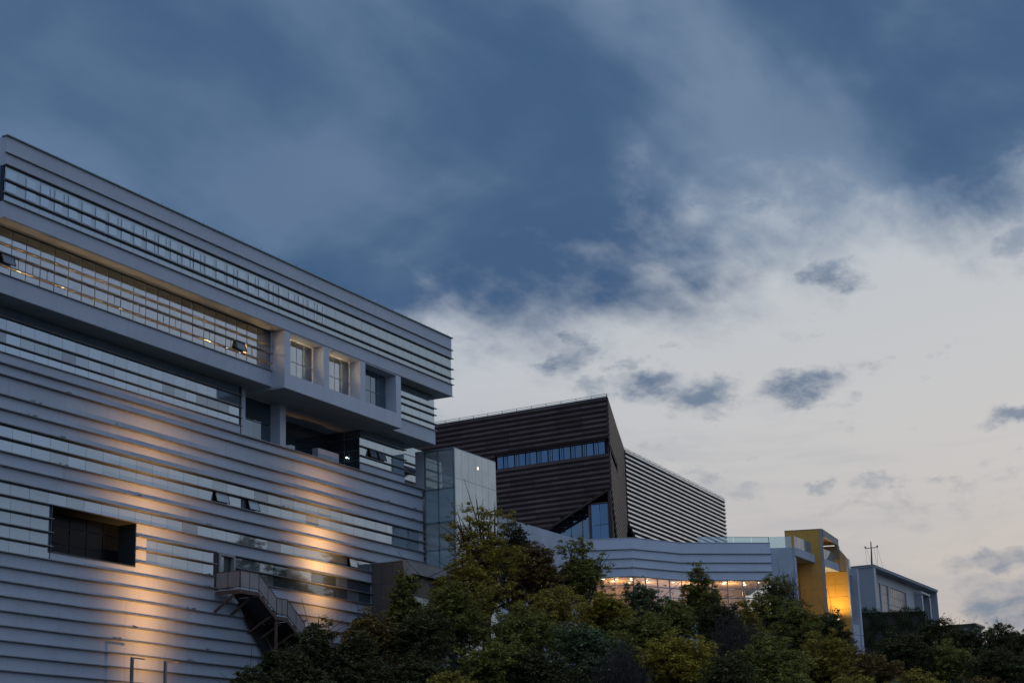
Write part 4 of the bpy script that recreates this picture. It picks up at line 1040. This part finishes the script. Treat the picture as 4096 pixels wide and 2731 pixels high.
def make_tree(name, x, y, top, R, kind, label, shape='broad', cat='tree', group=None, dens=1.0):
    gz = ground_z(x, y); H = max(1.2, top - gz); R *= 1.06
    rng = np.random.default_rng(int(abs(x * 131 + y * 17 + top * 7)) % 99991)
    T_ = thing(name, (x, y, gz - .1), label, cat, group)
    ch = {'broad': min(H * .95, R * 3.0), 'upright': min(H * .96, R * 4.2), 'shrub': min(H, R * 2.0)}[shape]
    c0 = np.array([x, y, top - ch / 2])
    nl = {'broad': 23, 'upright': 21, 'shrub': 15}[shape]
    # lobes give the uneven outline
    lob = []
    for i in range(nl):
        dv = rng.normal(size=3); dv[2] = dv[2] * .8 + .38; dv /= np.linalg.norm(dv); q_ = rng.uniform(.35, .72)
        if shape == 'upright': dv[:2] *= .8
        lob.append((c0 + dv * q_ * np.array([R, R, ch * .5]), R * rng.uniform(.36, .56)))
    lob.append((c0 + np.array([rng.uniform(-.2, .2) * R, rng.uniform(-.2, .2) * R, ch * .5 - R * .42]), R * .42))
    lob.append((c0 + np.array([rng.uniform(-.35, .35) * R, rng.uniform(-.35, .35) * R, ch * .5 - R * .62]), R * .46))
    tr = MB(); base = Vector((x, y, gz - .15)); tw = .028 * H + .04
    mid = Vector((x + rng.uniform(-.2, .2), y + rng.uniform(-.2, .2), gz + H * .45))
    tr.tube([base, base.lerp(mid, .5) + Vector((rng.uniform(-.1, .1), 0, 0)), mid, Vector(tuple(c0 + np.array([0, 0, ch * .32])))], [tw, tw * .8, tw * .6, tw * .12], 7)
    for c, r in lob:
        s_ = base.lerp(mid, rng.uniform(.55, 1.0)); e = Vector(tuple(c)); m2 = s_.lerp(e, .5) + Vector((rng.uniform(-.25, .25), rng.uniform(-.25, .25), rng.uniform(-.05, .3)))
        tr.tube([s_, m2, e, e + (e - m2) * .35], [tw * .42, tw * .26, tw * .12, .012], 5)
        for k in range(3):
            e2 = e + Vector(tuple(rng.normal(size=3))) * r * .8; tr.tube([m2.lerp(e, .7), e2], [tw * .12, .008], 4)
    tr.build('trunk', M_BARK, T_)
    if kind == 'b':                                       # bare: only twigs
        tw_ = MB()
        for c, r in lob:
            for k in range(26):
                s_ = Vector(tuple(c + rng.normal(size=3) * r * .35)); e2 = s_ + Vector((rng.normal() * .35, rng.normal() * .35, abs(rng.normal()) * .8 + .1)) * r
                tw_.tube([s_, s_.lerp(e2, .5) + Vector(tuple(rng.normal(size=3) * .05)), e2], [.016, .010, .004], 3)
        tw_.build('twigs', M_BARK, T_)
        return T_
    cen = []; rad = []
    for c, r in lob:
        n = int(24 * dens)
        dd = rng.normal(size=(n, 3)); dd /= np.linalg.norm(dd, axis=1, keepdims=True)
        q_ = rng.uniform(.45, 1.05, n)[:, None]
        pp = c + dd * q_ * r * np.array([1, 1, .85])
        cen.append(pp); rad.append(rng.uniform(.18, .38, n) * (.6 + R * .2))
    cen = np.concatenate(cen); rad = np.concatenate(rad)
    keep = cen[:, 2] > gz + .15; cen, rad = cen[keep], rad[keep]
    # small sprays breaking the outline
    ns = 40; dd = rng.normal(size=(ns, 3)); dd[:, 2] = np.abs(dd[:, 2]); dd /= np.linalg.norm(dd, axis=1, keepdims=True)
    sel = rng.integers(0, len(lob), ns)
    spc = np.array([lob[i][0] for i in sel]) + dd * np.array([lob[i][1] * rng.uniform(.95, 1.22) for i in sel])[:, None]
    v = puffs_to_leaves(cen, rad, 40, .20, rng)
    v2 = puffs_to_leaves(spc, np.full(ns, .16), 16, .16, rng, .8)
    v = np.concatenate([v, v2]) - np.array([x, y, gz - .1])
    me = quad_mesh('crown', v, FOL[kind])
    o = bpy.data.objects.new('crown', me); COL.objects.link(o); o.parent = T_
    return T_
TREES = [
#  x, y, top, R, kind, shape, label
(95.6, 64.3, 13.4, 1.35, 'd', 'shrub', 'blackish bush right under the middle flight of the outside stair', 'bush'),
(70.0, 49.7, 9.6, 1.52, 'd', 'shrub', 'low dark green bush at the very bottom against the long wall', 'bush'),
(72.1, 49.4, 10.7, 1.25, 'd', 'shrub', 'dark bush at the foot of the stair supports', 'bush'),
(75.9, 50.0, 12.5, 1.85, 'd', 'broad', 'dark green tree covering the lower end of the outside stair', 'tree'),
(76.9, 48.4, 11.8, 1.85, 'd', 'broad', 'blackish green tree in the shade below and beyond the stair', 'tree'),
(89.2, 54.7, 14.6, 2.14, 'r', 'broad', 'brownish green tree before the lowest pale wall bands beyond the stair', 'tree'),
(96.4, 56.9, 17.7, 1.57, 'g', 'upright', 'thin tree with sparse top branches in front of the brown entrance block', 'tree'),
(90.4, 52.2, 14.5, 2.01, 'd', 'broad', 'dark green tree under the brown entrance block', 'tree'),
(96.1, 53.5, 16.9, 2.39, 'g', 'broad', 'green tree with drooping sprays just right of the entrance block', 'tree'),
(106.3, 56.6, 23.8, 3.18, 'o', 'broad', 'tallest tree, olive yellow crown in front of the glass lift tower', 'tree'),
(114.7, 58.6, 23.6, 1.82, 'd', 'upright', 'dark green tree top against the corner of the milky tower panels', 'tree'),
(101.3, 55.5, 19.3, 2.24, 'o', 'broad', 'olive tree at the foot of the glass lift tower', 'tree'),
(112.2, 55.5, 21.5, 1.89, 'r', 'broad', 'brownish leaved tree in front of the plain concrete terrace wall', 'tree'),
(115.4, 53.5, 22.2, 2.04, 'g', 'broad', 'fresh green tree with open crown beside the folded pale facade', 'tree'),
(105.2, 51.0, 17.6, 2.97, 'o', 'broad', 'wide olive tree in the middle of the slope below the terrace wall', 'tree'),
(98.2, 50.3, 15.2, 2.92, 'g', 'broad', 'broad green tree half way down the slope below the tall olive tree', 'tree'),
(98.6, 45.8, 13.8, 2.09, 't', 'broad', 'grey-green tree with a rounded crown low in the middle', 'tree'),
(108.7, 49.0, 17.0, 1.72, 'y', 'shrub', 'golden shrub before the first lit windows', 'bush'),
(86.5, 45.6, 11.8, 2.34, 'g', 'broad', 'deep green tree at the bottom edge below the glass tower', 'tree'),
(88.6, 43.8, 11.6, 2.49, 'd', 'broad', 'dark tree at the bottom edge in the centre', 'tree'),
(121.7, 51.8, 19.4, 2.49, 't', 'broad', 'round dark grey-green tree in front of the lit windows', 'tree'),
(108.3, 46.2, 15.6, 2.54, 'g', 'broad', 'green bushy tree under the round grey-green one', 'tree'),
(125.2, 48.7, 20.8, 1.88, 'g', 'upright', 'upright green tree with forked top before the flat pale facade', 'tree'),
(101.3, 40.8, 13.3, 2.40, 'y', 'broad', 'bright yellow-green tree in the front row on the slope', 'tree'),
(114.2, 43.0, 16.5, 2.05, 'd', 'broad', 'dark green tree below the lit windows toward the portal', 'tree'),
(107.3, 39.3, 14.9, 1.91, 'b', 'broad', 'dark bare branched tree on the slope left of the feathery tree', 'tree'),
(129.8, 44.4, 20.4, 2.37, 'g', 'upright', 'feathery green tree before the concrete end pier', 'tree'),
(127.3, 41.9, 17.7, 2.23, 'g', 'broad', 'green tree in front of the ochre portal foot', 'tree'),
(138.2, 42.9, 18.2, 1.99, 'd', 'broad', 'dark tree with flat top against the glowing portal opening', 'tree'),
(115.0, 36.2, 13.8, 2.22, 'o', 'broad', 'olive tree below the ochre portal', 'tree'),
(105.7, 36.6, 13.3, 2.66, 'g', 'broad', 'wide green tree on the slope under the feathery tree', 'tree'),
(131.9, 39.3, 14.4, 1.78, 'r', 'shrub', 'dark brown bush below the white bridge leg', 'bush'),
(134.9, 38.2, 14.1, 1.71, 'r', 'shrub', 'rust brown bush right of the white bridge leg', 'bush'),
(145.3, 39.0, 16.5, 2.54, 'd', 'broad', 'dark green tree below the ivy covered wall', 'tree'),
(186.3, 46.5, 22.2, 2.47, 'd', 'broad', 'dark tree beside the far end of the grey building', 'tree'),
(179.8, 42.1, 20.4, 2.67, 'd', 'broad', 'dark hilltop tree in front of the small hut', 'tree'),
(183.2, 39.7, 20.8, 2.87, 'd', 'broad', 'dark hilltop tree second from the right edge', 'tree'),
(180.5, 36.6, 19.8, 2.21, 'd', 'broad', 'dark hilltop tree cut by the right edge', 'tree'),
(147.2, 35.9, 15.7, 2.82, 'g', 'broad', 'dull green tree half way down the right slope', 'tree'),
(142.9, 31.1, 14.8, 3.04, 'd', 'broad', 'broad dark tree on the right slope', 'tree'),
(108.3, 28.6, 10.7, 2.35, 'o', 'shrub', 'olive bush low on the right slope', 'bush'),
(100.7, 30.1, 10.0, 2.22, 'o', 'shrub', 'golden olive bush at the bottom edge under the white bridge leg', 'bush'),
(106.0, 24.2, 10.0, 2.51, 'r', 'shrub', 'brownish bush in the bottom right corner', 'bush'),
(95.0, 32.3, 9.9, 2.13, 'g', 'shrub', 'green bush at the bottom edge below the wide green tree', 'bush'),
(92.5, 40.9, 11.5, 1.93, 'b', 'broad', 'pale twiggy leafless tree low in the middle', 'tree'),
(81.3, 47.2, 10.9, 2.25, 'd', 'broad', 'dark tree at the bottom edge under the entrance block', 'tree'),
(95.3, 35.6, 11.1, 1.93, 'd', 'shrub', 'dark bush right of the bright yellow-green tree', 'bush'),
(79.6, 44.5, 9.7, 1.52, 'o', 'shrub', 'low olive bush at the bottom edge left of the centre', 'bush'),
(151.4, 50.5, 23.1, 1.60, 'b', 'upright', 'bare climbing twigs against the concrete end pier', 'tree'),
(119.2, 48.5, 17.7, 1.92, 'g', 'broad', 'green tree between the round grey-green tree and the forked one', 'tree'),
(121.7, 43.7, 17.5, 1.92, 'o', 'broad', 'olive tree under the last lit windows before the feathery tree', 'tree'),
(113.0, 49.8, 17.0, 1.66, 'o', 'broad', 'olive tree low before the first folded lit windows', 'tree'),
(70.9, 47.6, 10.0, 1.83, 'd', 'shrub', 'black green bush at the bottom edge under the stair', 'bush'),
(103.2, 45.9, 13.8, 1.62, 'g', 'broad', 'green tree between the grey-green tree and the yellow-green tree', 'tree'),
]
for x, y, top, R, kind, shape, label, cat in TREES:
    make_tree({'tree': 'tree', 'bush': 'bush'}[cat], x, y, top, R, kind, label, shape, cat, 'trees and bushes on the slope')

# ivy-covered retaining wall under the grey building
IW = thing('ivy_wall', (213.0, 59.0, 14.0), 'dark ivy covered retaining wall below the blue-grey building', 'wall')
ia, ib = Vector((211.0, 61.9)), Vector((214.7, 54.9))
slab(ia, ib, 14.0, 25.9, .5, M_BARK, 'wall_core', IW)
t_ = (ib - ia).normalized(); n_ = Vector((t_.y, -t_.x)); LL = (ib - ia).length
N = 12000
s_ = RNG.uniform(-.2, LL + .2, N); zz = 26.1 + .25 * np.sin(s_ * 1.3) + .15 * np.sin(s_ * 3.7) - 8.5 * RNG.uniform(0, 1, N) ** 1.2; oo = RNG.uniform(.02, .4, N) + .5 * np.sin(s_ * 2.1) * np.sin(zz * 1.7)
pos = np.stack([ia.x + t_.x * s_ + n_.x * oo, ia.y + t_.y * s_ + n_.y * oo, zz + RNG.normal(0, .12, N)], 1)
nr = RNG.normal(size=(N, 3)) * .6 + np.array([n_.x, n_.y, .6]); nr /= np.linalg.norm(nr, axis=1, keepdims=True)
v = leaf_quads(pos, nr, .2, RNG) - np.array([213.0, 59.0, 14.0])
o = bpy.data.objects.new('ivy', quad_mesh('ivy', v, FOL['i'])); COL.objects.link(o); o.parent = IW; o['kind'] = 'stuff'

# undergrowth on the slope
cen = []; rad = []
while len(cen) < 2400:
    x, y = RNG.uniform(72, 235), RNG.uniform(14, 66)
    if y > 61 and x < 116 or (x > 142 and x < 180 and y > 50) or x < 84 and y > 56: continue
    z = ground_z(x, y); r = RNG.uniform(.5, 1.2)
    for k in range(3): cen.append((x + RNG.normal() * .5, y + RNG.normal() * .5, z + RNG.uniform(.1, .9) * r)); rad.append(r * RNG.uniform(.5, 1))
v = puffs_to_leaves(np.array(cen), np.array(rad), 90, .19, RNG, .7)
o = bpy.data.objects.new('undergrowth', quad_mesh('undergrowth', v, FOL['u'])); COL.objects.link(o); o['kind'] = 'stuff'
o['label'] = 'dark undergrowth covering the slope between the trees'; o['category'] = 'undergrowth'

# weeds rooted on the wall ledges
cen = []; rad = []
for z in WZ[1:9] + WZ[12:20]:
    for x in (72.5, 75.1, 80.0, 81.6, 86.8, 88.2, 96.3, 99.0, 106.2, 109.4, 113.2):
        if RNG.uniform() < .22:
            for k in range(3): cen.append((x + RNG.normal() * .25, YW - .09, z + .05 + RNG.uniform(0, .06))); rad.append(RNG.uniform(.08, .17))
v = puffs_to_leaves(np.array(cen), np.array(rad), 40, .06, RNG, .55)
o = bpy.data.objects.new('ledge_weeds', quad_mesh('ledge_weeds', v, FOL['d'])); COL.objects.link(o); o['kind'] = 'stuff'
o['label'] = 'small dark weeds growing on the wall ledges'; o['category'] = 'weeds'
